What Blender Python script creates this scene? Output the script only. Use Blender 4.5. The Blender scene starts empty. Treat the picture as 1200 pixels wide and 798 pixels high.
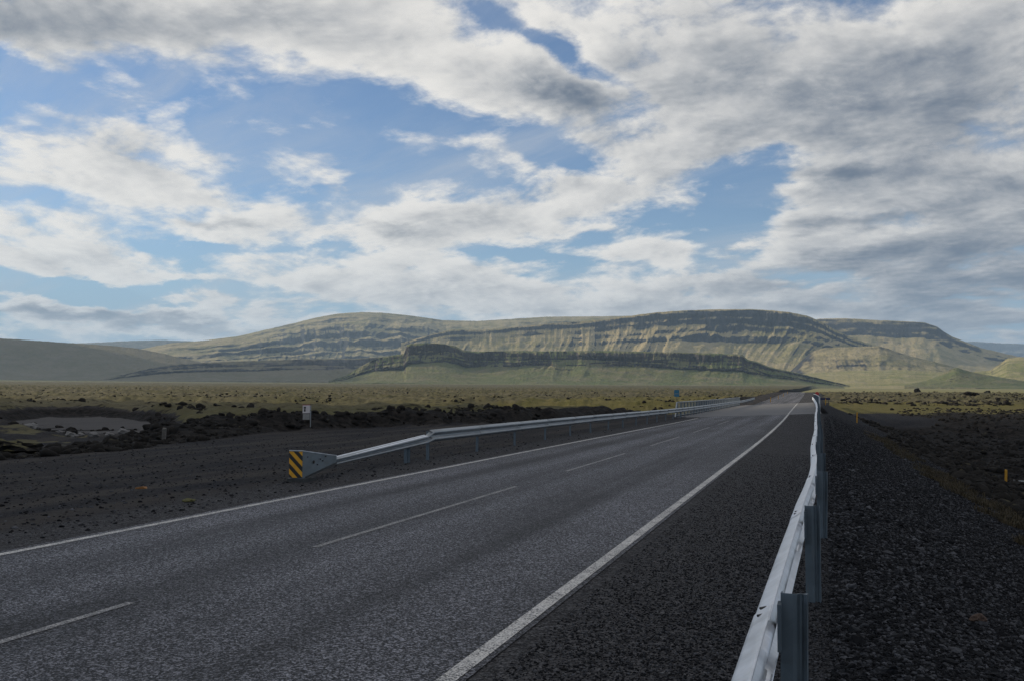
import bpy, math, random
import numpy as np
from mathutils import Vector

rnd = random.Random(7)
scene = bpy.context.scene
COL = scene.collection

# ------------------------------------------------------------------ camera
F_PX, CXP, CYP = 1167.0, 600.0, 399.0          # photograph: 1200 x 798, 35 mm lens
YAW, PITCH, ROLL = math.atan(364/F_PX), math.atan(60/F_PX), math.radians(0.3)
EYE = np.array([0.0, 0.0, 1.75])
fw = np.array([-math.sin(YAW)*math.cos(PITCH), math.cos(YAW)*math.cos(PITCH), math.sin(PITCH)])
rt0 = np.array([math.cos(YAW), math.sin(YAW), 0.0]); up0 = np.cross(rt0, fw)
rt = math.cos(ROLL)*rt0 + math.sin(ROLL)*up0
up = -math.sin(ROLL)*rt0 + math.cos(ROLL)*up0
cam_data = bpy.data.cameras.new("camera"); cam = bpy.data.objects.new("camera", cam_data); COL.objects.link(cam)
from mathutils import Matrix
cam.matrix_world = Matrix(((rt[0], up[0], -fw[0], EYE[0]), (rt[1], up[1], -fw[1], EYE[1]),
                           (rt[2], up[2], -fw[2], EYE[2]), (0, 0, 0, 1)))
cam_data.sensor_width = 36.0; cam_data.lens = 36.0*F_PX/1200.0
cam_data.clip_start = 0.05; cam_data.clip_end = 120000.0
scene.camera = cam

def bearing(px, py):
    """survey of the view: azimuth (from +Y, clockwise) and elevation of a sight line"""
    d = fw + rt*(px-CXP)/F_PX - up*(py-CYP)/F_PX
    return math.atan2(d[0], d[1]), math.atan2(d[2], math.hypot(d[0], d[1]))

# ------------------------------------------------------------------ light
SUN_AZ = -YAW - math.radians(70)               # low evening sun well to the left
SUN_EL = math.radians(18)
SUN_DIR = np.array([math.sin(SUN_AZ)*math.cos(SUN_EL), math.cos(SUN_AZ)*math.cos(SUN_EL), math.sin(SUN_EL)])
sl = bpy.data.lights.new("sun", 'SUN'); sl.energy = 5.0; sl.angle = math.radians(0.5); sl.color = (1.0, 0.86, 0.66)
so = bpy.data.objects.new("sun", sl); COL.objects.link(so)
so.rotation_euler = Vector(SUN_DIR).to_track_quat('Z', 'Y').to_euler()
so.location = (-30, -10, 60)

scene.view_settings.view_transform = 'Standard'; scene.view_settings.look = 'None'
scene.view_settings.gamma = 1.0; scene.view_settings.exposure = 0.05
scene.view_settings.use_curve_mapping = False
scene.cycles.use_denoising = True; scene.cycles.denoising_prefilter = 'NONE'
scene.cycles.max_bounces = 6; scene.cycles.diffuse_bounces = 3; scene.cycles.volume_bounces = 0
scene.cycles.transparent_max_bounces = 8

# ------------------------------------------------------------------ node helpers
class NT:
    def __init__(self, tree): self.t = tree; self.n = tree.nodes; self.l = tree.links
    def new(self, kind, **kw):
        nd = self.n.new(kind)
        for k, v in kw.items(): setattr(nd, k, v)
        return nd
    def put(self, sock, v):
        if hasattr(v, 'is_output'): self.l.new(v, sock)
        elif isinstance(v, (tuple, list)) and sock.type == 'RGBA' and len(v) == 3: sock.default_value = (*v, 1)
        else: sock.default_value = v
    def m(self, op, a, b=0.0, c=None, clamp=False):
        nd = self.new('ShaderNodeMath', operation=op); nd.use_clamp = clamp
        self.put(nd.inputs[0], a); self.put(nd.inputs[1], b)
        if c is not None: self.put(nd.inputs[2], c)
        return nd.outputs[0]
    def v(self, op, a, b=None, scale=None):
        nd = self.new('ShaderNodeVectorMath', operation=op); self.put(nd.inputs[0], a)
        if b is not None: self.put(nd.inputs[1], b)
        if scale is not None: self.put(nd.inputs['Scale'], scale)
        return nd.outputs['Value'] if op in ('LENGTH', 'DOT_PRODUCT', 'DISTANCE') else nd.outputs[0]
    def xyz(self, x, y, z=0.0):
        nd = self.new('ShaderNodeCombineXYZ')
        for s, v in zip(nd.inputs, (x, y, z)): self.put(s, v)
        return nd.outputs[0]
    def sep(self, v):
        nd = self.new('ShaderNodeSeparateXYZ'); self.put(nd.inputs[0], v); return nd.outputs
    def noise(self, vec, scale=1.0, detail=6.0, rough=0.55, dist=0.0, color=False, lac=2.0):
        nd = self.new('ShaderNodeTexNoise'); self.put(nd.inputs['Vector'], vec)
        nd.inputs['Scale'].default_value = scale; nd.inputs['Detail'].default_value = detail
        nd.inputs['Roughness'].default_value = rough; nd.inputs['Distortion'].default_value = dist
        nd.inputs['Lacunarity'].default_value = lac
        return nd.outputs['Color'] if color else nd.outputs['Fac']
    def voro(self, vec, scale, feature='F1', out='Distance', rand=1.0):
        nd = self.new('ShaderNodeTexVoronoi', feature=feature); self.put(nd.inputs['Vector'], vec)
        nd.inputs['Scale'].default_value = scale; nd.inputs['Randomness'].default_value = rand
        return nd.outputs[out]
    def ramp(self, v, a, b, lo=0.0, hi=1.0, smooth=True):
        nd = self.new('ShaderNodeMapRange'); nd.interpolation_type = 'SMOOTHSTEP' if smooth else 'LINEAR'
        self.put(nd.inputs['Value'], v); nd.inputs['From Min'].default_value = a; nd.inputs['From Max'].default_value = b
        nd.inputs['To Min'].default_value = lo; nd.inputs['To Max'].default_value = hi
        return nd.outputs[0]
    def mix(self, f, a, b):
        nd = self.new('ShaderNodeMix', data_type='RGBA'); self.put(nd.inputs[0], f)
        self.put(nd.inputs[6], a); self.put(nd.inputs[7], b); return nd.outputs[2]
    def mapping(self, vec, scale=(1, 1, 1), rot=(0, 0, 0), loc=(0, 0, 0), kind='POINT'):
        nd = self.new('ShaderNodeMapping', vector_type=kind); self.put(nd.inputs['Vector'], vec)
        nd.inputs['Scale'].default_value = scale; nd.inputs['Rotation'].default_value = rot; nd.inputs['Location'].default_value = loc
        return nd.outputs[0]
    def bump(self, h, strength=0.5, dist=0.02, normal=None):
        nd = self.new('ShaderNodeBump'); nd.inputs['Strength'].default_value = strength; nd.inputs['Distance'].default_value = dist
        self.put(nd.inputs['Height'], h)
        if normal is not None: self.put(nd.inputs['Normal'], normal)
        return nd.outputs[0]
    def pos(self): return self.new('ShaderNodeNewGeometry').outputs['Position']

# ------------------------------------------------------------------ world: clear sky behind broken evening cloud
world = bpy.data.worlds.new("World"); scene.world = world; world.use_nodes = True
W = NT(world.node_tree); W.n.clear()
sky = W.new('ShaderNodeTexSky', sky_type='NISHITA'); sky.sun_disc = False
sky.sun_elevation = SUN_EL; sky.sun_rotation = SUN_AZ; sky.air_density = 1.0; sky.dust_density = 0.0; sky.ozone_density = 1.0
SKY_STRENGTH = 0.088
SKY_TINT = (SKY_STRENGTH*0.80, SKY_STRENGTH*0.95, SKY_STRENGTH*1.22)
VEIL = 0.55
HORIZON = (0.235, 0.385, 0.53)
CLOUD_LIT, CLOUD_DARK, CLOUD_FAR = (0.84, 0.81, 0.765), (0.105, 0.14, 0.20), (0.42, 0.48, 0.56)

# cloud cover laid out by compass bearing and elevation: (px, py, half width, half height, tilt deg, weight)
COVER = [
    (330, 10, 330, 60, 2, 0.75), (120, 55, 200, 38, -14, 0.55), (40, 0, 170, 40, 0, 0.6), (580, 125, 110, 42, -14, 0.95), (520, 70, 150, 35, -14, 0.6), (660, 135, 60, 22, -20, 0.4),
    (130, 150, 85, 45, -18, 0.85), (60, 195, 130, 26, -8, 0.5), (330, 150, 80, 14, -10, 0.62), (395, 192, 75, 24, -4, 0.85),
    (170, 265, 330, 40, -2, 0.55), (300, 230, 220, 20, -4, 0.35), (580, 245, 170, 36, 14, 0.62), (720, 225, 110, 42, 15, 0.5), (450, 280, 200, 26, 4, 0.5),
    (60, 322, 120, 12, -4, 0.8), (380, 342, 150, 17, 3, 0.75), (560, 328, 160, 18, 6, 0.6),
    (120, 374, 300, 12, 0, 1.0), (640, 352, 300, 24, 0, 0.75), (200, 392, 240, 6, 0, 0.5),
    (930, 90, 230, 80, 4, 0.8), (1130, 120, 200, 140, 0, 0.75), (800, 130, 120, 60, 12, 0.55), (740, 40, 140, 40, 10, 0.4), (620, 15, 120, 22, 0, 0.5),
    (985, 225, 110, 26, 12, 0.75), (920, 290, 110, 20, 12, 0.8), (1130, 260, 120, 60, -10, 0.7), (1080, 300, 150, 30, 0, 0.4), (1130, 360, 200, 30, 0, 0.6), (800, 330, 220, 22, 4, 0.6),
    (760, 285, 90, 14, 10, 0.5), (880, 355, 220, 20, 2, 0.7),
]
CLEAR = [
    (300, 140, 190, 36, -22, 0.68), (50, 82, 90, 18, -20, 0.95), (460, 205, 110, 24, -12, 0.45), (660, 75, 95, 15, -34, 0.75), (715, 125, 30, 30, 0, 0.35), (640, 190, 90, 18, -12, 0.6),
    (880, 235, 58, 40, 25, 1.1), (830, 285, 60, 12, 10, 0.5), (150, 350, 190, 11, 0, 1.25), (240, 205, 110, 22, -15, 0.6), (380, 110, 150, 18, -14, 0.4),
    (470, 150, 70, 26, -10, 0.5), (640, 300, 100, 7, 3, 0.6), (20, 125, 50, 26, 0, 0.5), (330, 300, 160, 6, 2, 0.5), (1030, 340, 120, 12, 0, 0.3), (560, 20, 40, 14, -20, 0.5), (740, 200, 50, 20, 10, 0.4),
]
SHADE = [   # where the deck is thick and grey
    (990, 110, 310, 120, 5, 0.85), (1180, 250, 150, 150, 0, 0.80), (1040, 330, 200, 40, 0, 0.5), (50, 0, 180, 45, -5, 1.3), (640, 130, 100, 36, -18, 0.9),
    (150, 165, 60, 24, -20, 0.8), (420, 195, 60, 14, -6, 0.8), (110, 377, 300, 8, 0, 1.6), (560, 362, 460, 12, 0, 0.5),
    (950, 312, 120, 14, 8, 0.8), (1150, 350, 240, 50, 0, 0.6), (760, 60, 150, 45, 10, 0.4), (260, 267, 45, 7, 0, 0.9), (400, 240, 60, 8, -6, 0.8),
    (985, 205, 60, 9, -4, 0.8), (1000, 265, 80, 8, -2, 0.8), (450, 275, 60, 8, -4, 0.8), (600, 240, 90, 16, 14, 0.5), (300, 30, 120, 30, 0, 0.4),
]
tc = W.new('ShaderNodeTexCoord'); dirv = W.v('NORMALIZE', tc.outputs['Generated'])
dx, dy, dz = W.sep(dirv)[:3]
az = W.m('ARCTAN2', dx, dy); el = W.m('ARCSINE', dz)
azr = W.m('ADD', az, YAW)
azr = W.m('WRAP', azr, math.pi, -math.pi)
dome = W.xyz(azr, el, 0.0)
den = W.m('ADD', W.m('MAXIMUM', dz, 0.0), 0.24)
plane = W.xyz(W.m('DIVIDE', dx, den), W.m('DIVIDE', dy, den), 0.0)
plane = W.mapping(plane, rot=(0, 0, math.radians(20)))
wn = W.noise(plane, 0.9, 3.0, 0.55, color=True)
warp = W.v('MULTIPLY', W.v('SUBTRACT', wn, (0.5, 0.5, 0.5)), (0.16, 0.075, 0.0))
dome_w = W.v('ADD', dome, warp)
fine = W.v('MULTIPLY', W.v('SUBTRACT', W.noise(plane, 3.2, 6.0, 0.62, color=True), (0.5, 0.5, 0.5)), (0.11, 0.06, 0.0))
dome_w = W.v('ADD', dome_w, fine)
plane_w = W.v('ADD', plane, W.v('SCALE', W.v('SUBTRACT', wn, (0.5, 0.5, 0.5)), scale=0.35))

def field(vec, items):
    tot = None
    for px, py, hw, hh, tilt, w in items:
        a, e = bearing(px, py)
        mv = W.mapping(vec, scale=(hw/F_PX*1.25, hh/F_PX*1.25, 1.0), rot=(0, 0, math.radians(tilt)), loc=(a+YAW, e, 0.0), kind='TEXTURE')
        r = W.v('LENGTH', mv)
        g = W.ramp(r, 0.0, 1.35, w, 0.0)
        tot = g if tot is None else W.m('ADD', tot, g)
    return tot
ROT = math.radians(20)
sx, sy = math.sin(SUN_AZ), math.cos(SUN_AZ)
sun_pl = (sx*math.cos(ROT)-sy*math.sin(ROT), sx*math.sin(ROT)+sy*math.cos(ROT))
amount = W.m('SUBTRACT', W.m('MULTIPLY', field(dome_w, COVER), 0.72), W.m('MULTIPLY', field(dome_w, CLEAR), 0.85))
amount = W.m('ADD', amount, W.ramp(el, 0.36, 0.62, 0.0, 0.22))       # the deck goes on overhead
shade = field(dome_w, SHADE)
fwd_pl = (-math.sin(YAW)*math.cos(ROT)-math.cos(YAW)*math.sin(ROT), -math.sin(YAW)*math.sin(ROT)+math.cos(YAW)*math.cos(ROT))
off_pl = (0.75*sun_pl[0]-0.65*fwd_pl[0], 0.75*sun_pl[1]-0.65*fwd_pl[1])
def billow(off, detail):
    pl = plane_w if off == 0 else W.v('ADD', plane_w, (off_pl[0]*off, off_pl[1]*off, 0.0))
    n1 = W.noise(pl, 3.5, detail, 0.55, 0.0)
    n2 = W.noise(pl, 9.5, detail-1, 0.63)
    return W.m('ADD', W.m('MULTIPLY', W.m('SUBTRACT', n1, 0.5), 3.0), W.m('MULTIPLY', W.m('SUBTRACT', n2, 0.5), 1.5))
B0 = billow(0, 12.0)
B1 = billow(0.075, 4.0)
B2 = billow(0.024, 10.0)
D0 = W.m('ADD', B0, W.m('SUBTRACT', amount, 0.05))
cover = W.ramp(D0, -0.22, 0.42)
thin = W.noise(W.mapping(plane_w, scale=(0.55, 2.4, 1.0), rot=(0, 0, -0.35)), 1.5, 9.0, 0.62, 0.4)
veil = W.m('MULTIPLY', W.ramp(thin, 0.38, 0.74), VEIL)
thick = W.ramp(D0, 0.20, 1.25)
lit = W.m('ADD', W.m('MULTIPLY', W.m('SUBTRACT', B1, B0), 0.42), W.m('MULTIPLY', W.m('SUBTRACT', B2, B0), 0.55))
dark = W.m('ADD', W.m('ADD', W.m('MULTIPLY', thick, 0.42), W.m('MULTIPLY', shade, 0.60)), lit)
ccol = W.mix(W.ramp(dark, -0.25, 1.45), CLOUD_LIT, CLOUD_DARK)
ccol = W.mix(W.ramp(el, 0.0, 0.15, 0.35, 0.0), ccol, CLOUD_FAR)
skyc = W.v('MULTIPLY', sky.outputs[0], SKY_TINT)
base = W.mix(W.ramp(el, 0.02, 0.20, 0.92, 0.0), skyc, HORIZON)
base = W.mix(veil, base, (0.50, 0.53, 0.58))
full = W.mix(cover, base, ccol)
lower = W.ramp(el, -0.04, -0.005)
full = W.mix(lower, (0.10, 0.10, 0.10), full)
bg = W.new('ShaderNodeBackground'); W.put(bg.inputs['Color'], full); bg.inputs['Strength'].default_value = 1.0
wo = W.new('ShaderNodeOutputWorld'); W.l.new(bg.outputs[0], wo.inputs['Surface'])
world.cycles.sampling_method = 'MANUAL'; world.cycles.sample_map_resolution = 512

# ------------------------------------------------------------------ numpy noise
def _grad(ix, iy, seed):
    h = (ix.astype(np.int64)*374761393 + iy.astype(np.int64)*668265263 + seed*974711) & 0xffffffff
    h = ((h ^ (h >> 13))*1274126177) & 0xffffffff
    h = h ^ (h >> 16)
    a = (h & 0xffff)/65536.0*2*np.pi
    return np.cos(a), np.sin(a)
def perlin(x, y, seed=0):
    x = np.asarray(x, float); y = np.asarray(y, float); x, y = np.broadcast_arrays(x, y)
    ix = np.floor(x); iy = np.floor(y); fx = x-ix; fy = y-iy
    u = fx*fx*fx*(fx*(fx*6-15)+10); v = fy*fy*fy*(fy*(fy*6-15)+10)
    def c(i, j):
        gx, gy = _grad(ix+i, iy+j, seed); return gx*(fx-i)+gy*(fy-j)
    a = c(0, 0)*(1-u)+c(1, 0)*u; b = c(0, 1)*(1-u)+c(1, 1)*u
    return (a*(1-v)+b*v)*1.5
def fbm(x, y, oct=4, seed=0, gain=0.5):
    s = 0; a = 1.0; t = 0
    for o in range(oct):
        s = s+a*perlin(x*2**o+o*17.3, y*2**o-o*9.1, seed+o); t += a; a *= gain
    return s/t
def ridged(x, y, oct=4, seed=0, gain=0.5):
    s = 0; a = 1.0; t = 0
    for o in range(oct):
        s = s+a*(1-2*np.abs(perlin(x*2**o+o*11.7, y*2**o+o*5.3, seed+o))); t += a; a *= gain
    return s/t
def sstep(a, b, x):
    t = np.clip((np.asarray(x, float)-a)/(b-a), 0, 1); return t*t*(3-2*t)

# ------------------------------------------------------------------ object helpers
def tag(o, label=None, cat=None, group=None, kind=None):
    if label: o["label"] = label
    if cat: o["category"] = cat
    if group: o["group"] = group
    if kind: o["kind"] = kind
    return o
def link(o, parent=None):
    COL.objects.link(o)
    if parent is not None: o.parent = parent
    return o
def empty(name, loc=(0, 0, 0), rz=0.0):
    o = bpy.data.objects.new(name, None); o.location = loc; o.rotation_euler = (0, 0, rz); o.empty_display_size = 0.2
    return link(o)
def from_arrays(name, verts, faces, mat, parent=None, smooth=False):
    me = bpy.data.meshes.new(name); me.from_pydata([tuple(map(float, v)) for v in verts], [], faces)
    if mat: me.materials.append(mat)
    if smooth: me.polygons.foreach_set('use_smooth', [True]*len(me.polygons))
    me.update(); return link(bpy.data.objects.new(name, me), parent)
def grid_object(name, P, mat, smooth=True, wrap=False):
    """P: rows x cols x 3 -> one sheet"""
    r, c = P.shape[:2]
    me = bpy.data.meshes.new(name)
    idx = np.arange(r*c).reshape(r, c)
    if wrap: idx = np.concatenate([idx, idx[:, :1]], 1)
    q = np.stack([idx[:-1, :-1], idx[:-1, 1:], idx[1:, 1:], idx[1:, :-1]], -1).reshape(-1, 4)
    me.vertices.add(r*c); me.vertices.foreach_set('co', P.reshape(-1).astype(np.float32))
    me.loops.add(q.size); me.loops.foreach_set('vertex_index', q.reshape(-1).astype(np.int32))
    me.polygons.add(len(q)); me.polygons.foreach_set('loop_start', (np.arange(len(q))*4).astype(np.int32))
    me.polygons.foreach_set('loop_total', np.full(len(q), 4, np.int32))
    me.polygons.foreach_set('use_smooth', np.full(len(q), smooth))
    me.update(calc_edges=True); me.validate()
    if mat: me.materials.append(mat)
    return link(bpy.data.objects.new(name, me))
class MB:
    def __init__(s): s.v = []; s.f = []
    def quadloft(s, rings, closed=True, caps=False):
        n = len(rings[0]); b = len(s.v)
        for r in rings: s.v += [tuple(p) for p in r]
        m = n if closed else n-1
        for i in range(len(rings)-1):
            for j in range(m):
                k = (j+1) % n
                s.f.append((b+i*n+j, b+i*n+k, b+(i+1)*n+k, b+(i+1)*n+j))
        if caps:
            s.f.append(tuple(b+j for j in reversed(range(n)))); e = b+(len(rings)-1)*n
            s.f.append(tuple(e+j for j in range(n)))
        return s
    def box(s, x0, x1, y0, y1, z0, z1):
        return s.quadloft([[(x0, y0, z0), (x1, y0, z0), (x1, y1, z0), (x0, y1, z0)],
                           [(x0, y0, z1), (x1, y0, z1), (x1, y1, z1), (x0, y1, z1)]], True, True)
    def prism(s, poly, z0, z1):
        return s.quadloft([[(x, y, z0) for x, y in poly], [(x, y, z1) for x, y in poly]], True, True)
    def tube(s, a, b, r0, r1=None, n=10):
        a = Vector(a); b = Vector(b); d = (b-a).normalized(); r1 = r0 if r1 is None else r1
        q = d.to_track_quat('Z', 'Y')
        ring = [q @ Vector((math.cos(t), math.sin(t), 0)) for t in [2*math.pi*i/n for i in range(n)]]
        return s.quadloft([[a+p*r0 for p in ring], [b+p*r1 for p in ring]], True, True)
    def build(s, name, mat, parent=None, smooth=False): return from_arrays(name, s.v, s.f, mat, parent, smooth)
def copy_obj(o, parent=None, loc=None, rot=None):
    c = o.copy(); COL.objects.link(c); c.parent = parent
    if loc is not None: c.location = loc
    if rot is not None: c.rotation_euler = rot
    return c
def solid_strip(profile, t):
    """closed thin outline round an open 2-D polyline"""
    p = [np.array(q, float) for q in profile]; L = []; Rr = []
    for i, q in enumerate(p):
        d = (p[min(i+1, len(p)-1)]-p[max(i-1, 0)]); d /= np.linalg.norm(d)+1e-9
        nrm = np.array([-d[1], d[0]]); L.append(q+nrm*t/2); Rr.append(q-nrm*t/2)
    return L+Rr[::-1]

# ------------------------------------------------------------------ materials
def material(name):
    m = bpy.data.materials.new(name); m.use_nodes = True; t = NT(m.node_tree)
    b = m.node_tree.nodes['Principled BSDF']
    return m, t, b
def plain(name, col, rough=0.6, metal=0.0, var=0.15, scale=8.0, bump=0.0):
    m, t, b = material(name)
    co = t.new('ShaderNodeTexCoord').outputs['Object']
    n = t.noise(co, scale, 5.0, 0.6)
    c = t.mix(t.ramp(n, 0.3, 0.7), tuple(x*(1-var) for x in col), tuple(min(1, x*(1+var)) for x in col))
    t.put(b.inputs['Base Color'], c); b.inputs['Roughness'].default_value = rough; b.inputs['Metallic'].default_value = metal
    if bump: t.put(b.inputs['Normal'], t.bump(n, bump, 0.01))
    return m

def mat_asphalt():
    m, t, b = material("asphalt")
    p = t.pos(); x, y, z = t.sep(p)[:3]
    cell = t.voro(p, 100.0, 'F1', 'Color'); cr = t.sep(cell)[0]
    cell2 = t.sep(t.voro(p, 55.0, 'F1', 'Color'))[1]
    chip = t.m('ADD', t.m('MULTIPLY', t.m('POWER', cr, 2.2), 0.6), t.m('MULTIPLY', t.m('POWER', cell2, 2.2), 0.55))
    c = t.mix(t.ramp(chip, 0.15, 0.95), (0.009, 0.009, 0.011), (0.27, 0.272, 0.295))
    lane = t.noise(t.mapping(p, scale=(1.0, 0.02, 0.0)), 0.95, 4.0, 0.55)
    patch = t.noise(t.mapping(p, scale=(1.0, 0.35, 1.0)), 0.5, 5.0, 0.6)
    # worn wheel tracks: paler polished chips
    wt = None
    for cx in (-3.05, -4.55, -6.25, -7.75):
        g = t.ramp(t.m('ABSOLUTE', t.m('SUBTRACT', x, cx)), 0.0, 0.62, 1.0, 0.0)
        wt = g if wt is None else t.m('ADD', wt, g)
    k = t.m('ADD', t.m('MULTIPLY', wt, 0.32), t.m('ADD', t.ramp(lane, 0.35, 0.65, 0.42, 1.0), t.ramp(patch, 0.3, 0.7, -0.14, 0.2)))
    c = t.v('MULTIPLY', c, t.xyz(k, k, t.m('MULTIPLY', k, 1.02)))
    t.put(b.inputs['Base Color'], c); b.inputs['Roughness'].default_value = 0.72
    h = t.m('ADD', t.voro(p, 120.0), t.m('MULTIPLY', t.voro(p, 62.0), 1.2))
    t.put(b.inputs['Normal'], t.bump(t.m('SUBTRACT', 1.0, h), 0.8, 0.006))
    b.inputs['Specular IOR Level'].default_value = 0.22
    return m
def mat_paint():
    m, t, b = material("road_paint")
    p = t.pos()
    cr = t.sep(t.voro(p, 95.0, 'F1', 'Color'))[0]
    wear = t.m('ADD', t.m('MULTIPLY', t.noise(p, 3.0, 5.0, 0.65), 0.7), t.m('MULTIPLY', cr, 0.45))
    big = t.noise(t.mapping(p, scale=(0, 0.12, 0)), 1.0, 3.0, 0.5)
    wear = t.m('ADD', wear, t.m('MULTIPLY', t.m('SUBTRACT', big, 0.5), 0.3))
    c = t.mix(t.ramp(wear, 0.50, 0.74), (0.55, 0.53, 0.50), (0.10, 0.10, 0.10))
    t.put(b.inputs['Base Color'], c); b.inputs['Roughness'].default_value = 0.7
    t.put(b.inputs['Normal'], t.bump(t.m('SUBTRACT', 1.0, t.voro(p, 95.0)), 0.6, 0.005))
    return m
def mat_faint_paint():
    m, t, b = material("worn_road_paint")
    p = t.pos()
    cr = t.sep(t.voro(p, 95.0, 'F1', 'Color'))[0]
    wear = t.m('ADD', t.m('MULTIPLY', t.noise(p, 2.0, 5.0, 0.65), 0.7), t.m('MULTIPLY', cr, 0.5))
    c = t.mix(t.ramp(wear, 0.36, 0.70), (0.34, 0.33, 0.32), (0.07, 0.07, 0.073))
    t.put(b.inputs['Base Color'], c); b.inputs['Roughness'].default_value = 0.72
    t.put(b.inputs['Normal'], t.bump(t.m('SUBTRACT', 1.0, t.voro(p, 95.0)), 0.6, 0.005))
    return m
def mat_ground():
    """basalt gravel, moss heath, bare lava, river sand, dry grass; where each lies is stored on the sheet"""
    m, t, b = material("ground")
    p = t.pos()
    za = t.new('ShaderNodeVertexColor', layer_name='zone'); zs = t.new('ShaderNodeSeparateColor'); t.l.new(za.outputs['Color'], zs.inputs[0])
    zb = t.new('ShaderNodeVertexColor', layer_name='zone_b'); zt = t.new('ShaderNodeSeparateColor'); t.l.new(zb.outputs['Color'], zt.inputs[0])
    moss, lava, sand = zs.outputs[0], zs.outputs[1], zs.outputs[2]
    veg, tan, green = zt.outputs[0], zt.outputs[1], zt.outputs[2]
    n1 = t.noise(p, 0.35, 6.0, 0.6); n2 = t.noise(p, 2.3, 6.0, 0.65); n3 = t.noise(p, 14.0, 4.0, 0.65)
    cell = t.sep(t.voro(p, 38.0, 'F1', 'Color'))[0]; cell2 = t.sep(t.voro(p, 17.0, 'F1', 'Color'))[0]
    # gravel
    g = t.mix(t.m('ADD', t.m('MULTIPLY', cell, 0.6), t.m('MULTIPLY', cell2, 0.4)), (0.003, 0.003, 0.004), (0.038, 0.039, 0.044))
    lay = t.ramp(t.sep(p)[0], -10.5, -9.0, 1.0, 0.0)
    g = t.mix(t.m('MULTIPLY', t.ramp(n1, 0.35, 0.65, 0.0, 0.45), lay), g, (0.040, 0.036, 0.033))
    g = t.mix(t.ramp(n2, 0.55, 0.75, 0.0, 0.3), g, (0.03, 0.03, 0.032))
    trk = t.noise(t.mapping(p, scale=(1.1, 0.10, 0.0), rot=(0, 0, -0.22)), 1.0, 5.0, 0.6)
    g = t.mix(t.m('MULTIPLY', t.ramp(trk, 0.42, 0.62, 0.0, 0.75), lay), g, (0.056, 0.050, 0.045))
    spk = t.sep(t.voro(p, 13.0, 'F1', 'Color'))[0]
    g = t.mix(t.ramp(spk, 0.82, 0.98, 0.0, 0.45), g, (0.018, 0.016, 0.015))
    # compacted road shoulder: paler chippings rolled into the surface
    px_ = t.sep(p)[0]
    shd = t.m('MULTIPLY', t.ramp(px_, -10.2, -9.3), t.ramp(px_, -0.5, 0.35, 1.0, 0.0))
    shc = t.mix(t.m('ADD', t.m('MULTIPLY', t.m('POWER', t.sep(t.voro(p, 90.0, 'F1', 'Color'))[0], 2.0), 0.6), t.m('MULTIPLY', t.m('POWER', cell, 2.0), 0.5)), (0.008, 0.008, 0.009), (0.135, 0.133, 0.137))
    shc = t.mix(t.ramp(n2, 0.4, 0.75, 0.0, 0.45), shc, (0.022, 0.021, 0.022))
    g = t.mix(shd, g, shc)
    # bare lava
    lv = t.mix(t.ramp(n2, 0.35, 0.75), (0.006, 0.006, 0.006), (0.034, 0.030, 0.027))
    # moss heath: grey-green cushions, browner and greener tracts, rock showing through
    far = t.noise(t.mapping(p, scale=(0.02, 0.035, 0.0)), 1.0, 5.0, 0.6)
    ms = t.mix(t.ramp(far, 0.35, 0.65), (0.086, 0.083, 0.036), (0.128, 0.116, 0.074))
    ms = t.mix(t.ramp(n1, 0.3, 0.7), t.v('SCALE', ms, scale=0.72), ms)
    ms = t.mix(t.ramp(n3, 0.35, 0.7, 0.0, 0.45), ms, (0.095, 0.078, 0.038))
    nz = t.sep(t.new('ShaderNodeNewGeometry').outputs['Normal'])[2]
    steep = t.ramp(t.m('ADD', nz, t.m('MULTIPLY', t.m('SUBTRACT', n2, 0.5), 0.35)), 0.66, 0.84, 1.0, 0.0)
    ms = t.mix(steep, ms, lv)
    thru = t.noise(t.mapping(p, scale=(1.0, 1.0, 0.3)), 0.9, 8.0, 0.68)
    ms = t.mix(t.ramp(thru, 0.54, 0.62, 0.0, 0.8), ms, (0.022, 0.019, 0.014))
    ms = t.mix(t.ramp(thru, 0.34, 0.44, 0.45, 0.0), ms, (0.15, 0.125, 0.07))
    # sand, grass strip, far pasture
    sd = t.mix(t.noise(t.mapping(p, scale=(0.6, 0.12, 1)), 1.0, 4.0, 0.5), (0.066, 0.063, 0.062), (0.098, 0.093, 0.09))
    vg = t.mix(t.ramp(n2, 0.3, 0.7), (0.036, 0.021, 0.012), (0.034, 0.032, 0.014))
    vg = t.mix(t.ramp(n3, 0.45, 0.7), vg, (0.03, 0.022, 0.015))
    tn = t.mix(t.ramp(far, 0.35, 0.65), (0.23, 0.20, 0.11), (0.16, 0.165, 0.07))
    gr = t.mix(t.ramp(n1, 0.3, 0.7), (0.080, 0.076, 0.026), (0.115, 0.100, 0.042))
    edge = t.m('MULTIPLY', t.m('SUBTRACT', n2, 0.5), 0.9)
    c = g
    def over(c, w, col): return t.mix(t.ramp(t.m('ADD', w, edge), 0.4, 0.6), c, col)
    c = over(c, sand, sd); c = over(c, lava, lv); c = over(c, veg, vg); c = over(c, moss, ms); c = over(c, green, gr)
    c = t.mix(tan, c, tn)
    t.put(b.inputs['Base Color'], c); b.inputs['Roughness'].default_value = 0.95; b.inputs['Specular IOR Level'].default_value = 0.06
    h = t.m('ADD', t.m('MULTIPLY', t.voro(p, 38.0), -0.5), t.m('ADD', t.m('MULTIPLY', n3, 1.3), t.m('MULTIPLY', t.voro(p, 17.0), -0.25)))
    t.put(b.inputs['Normal'], t.bump(h, 0.9, 0.03))
    return m
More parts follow.
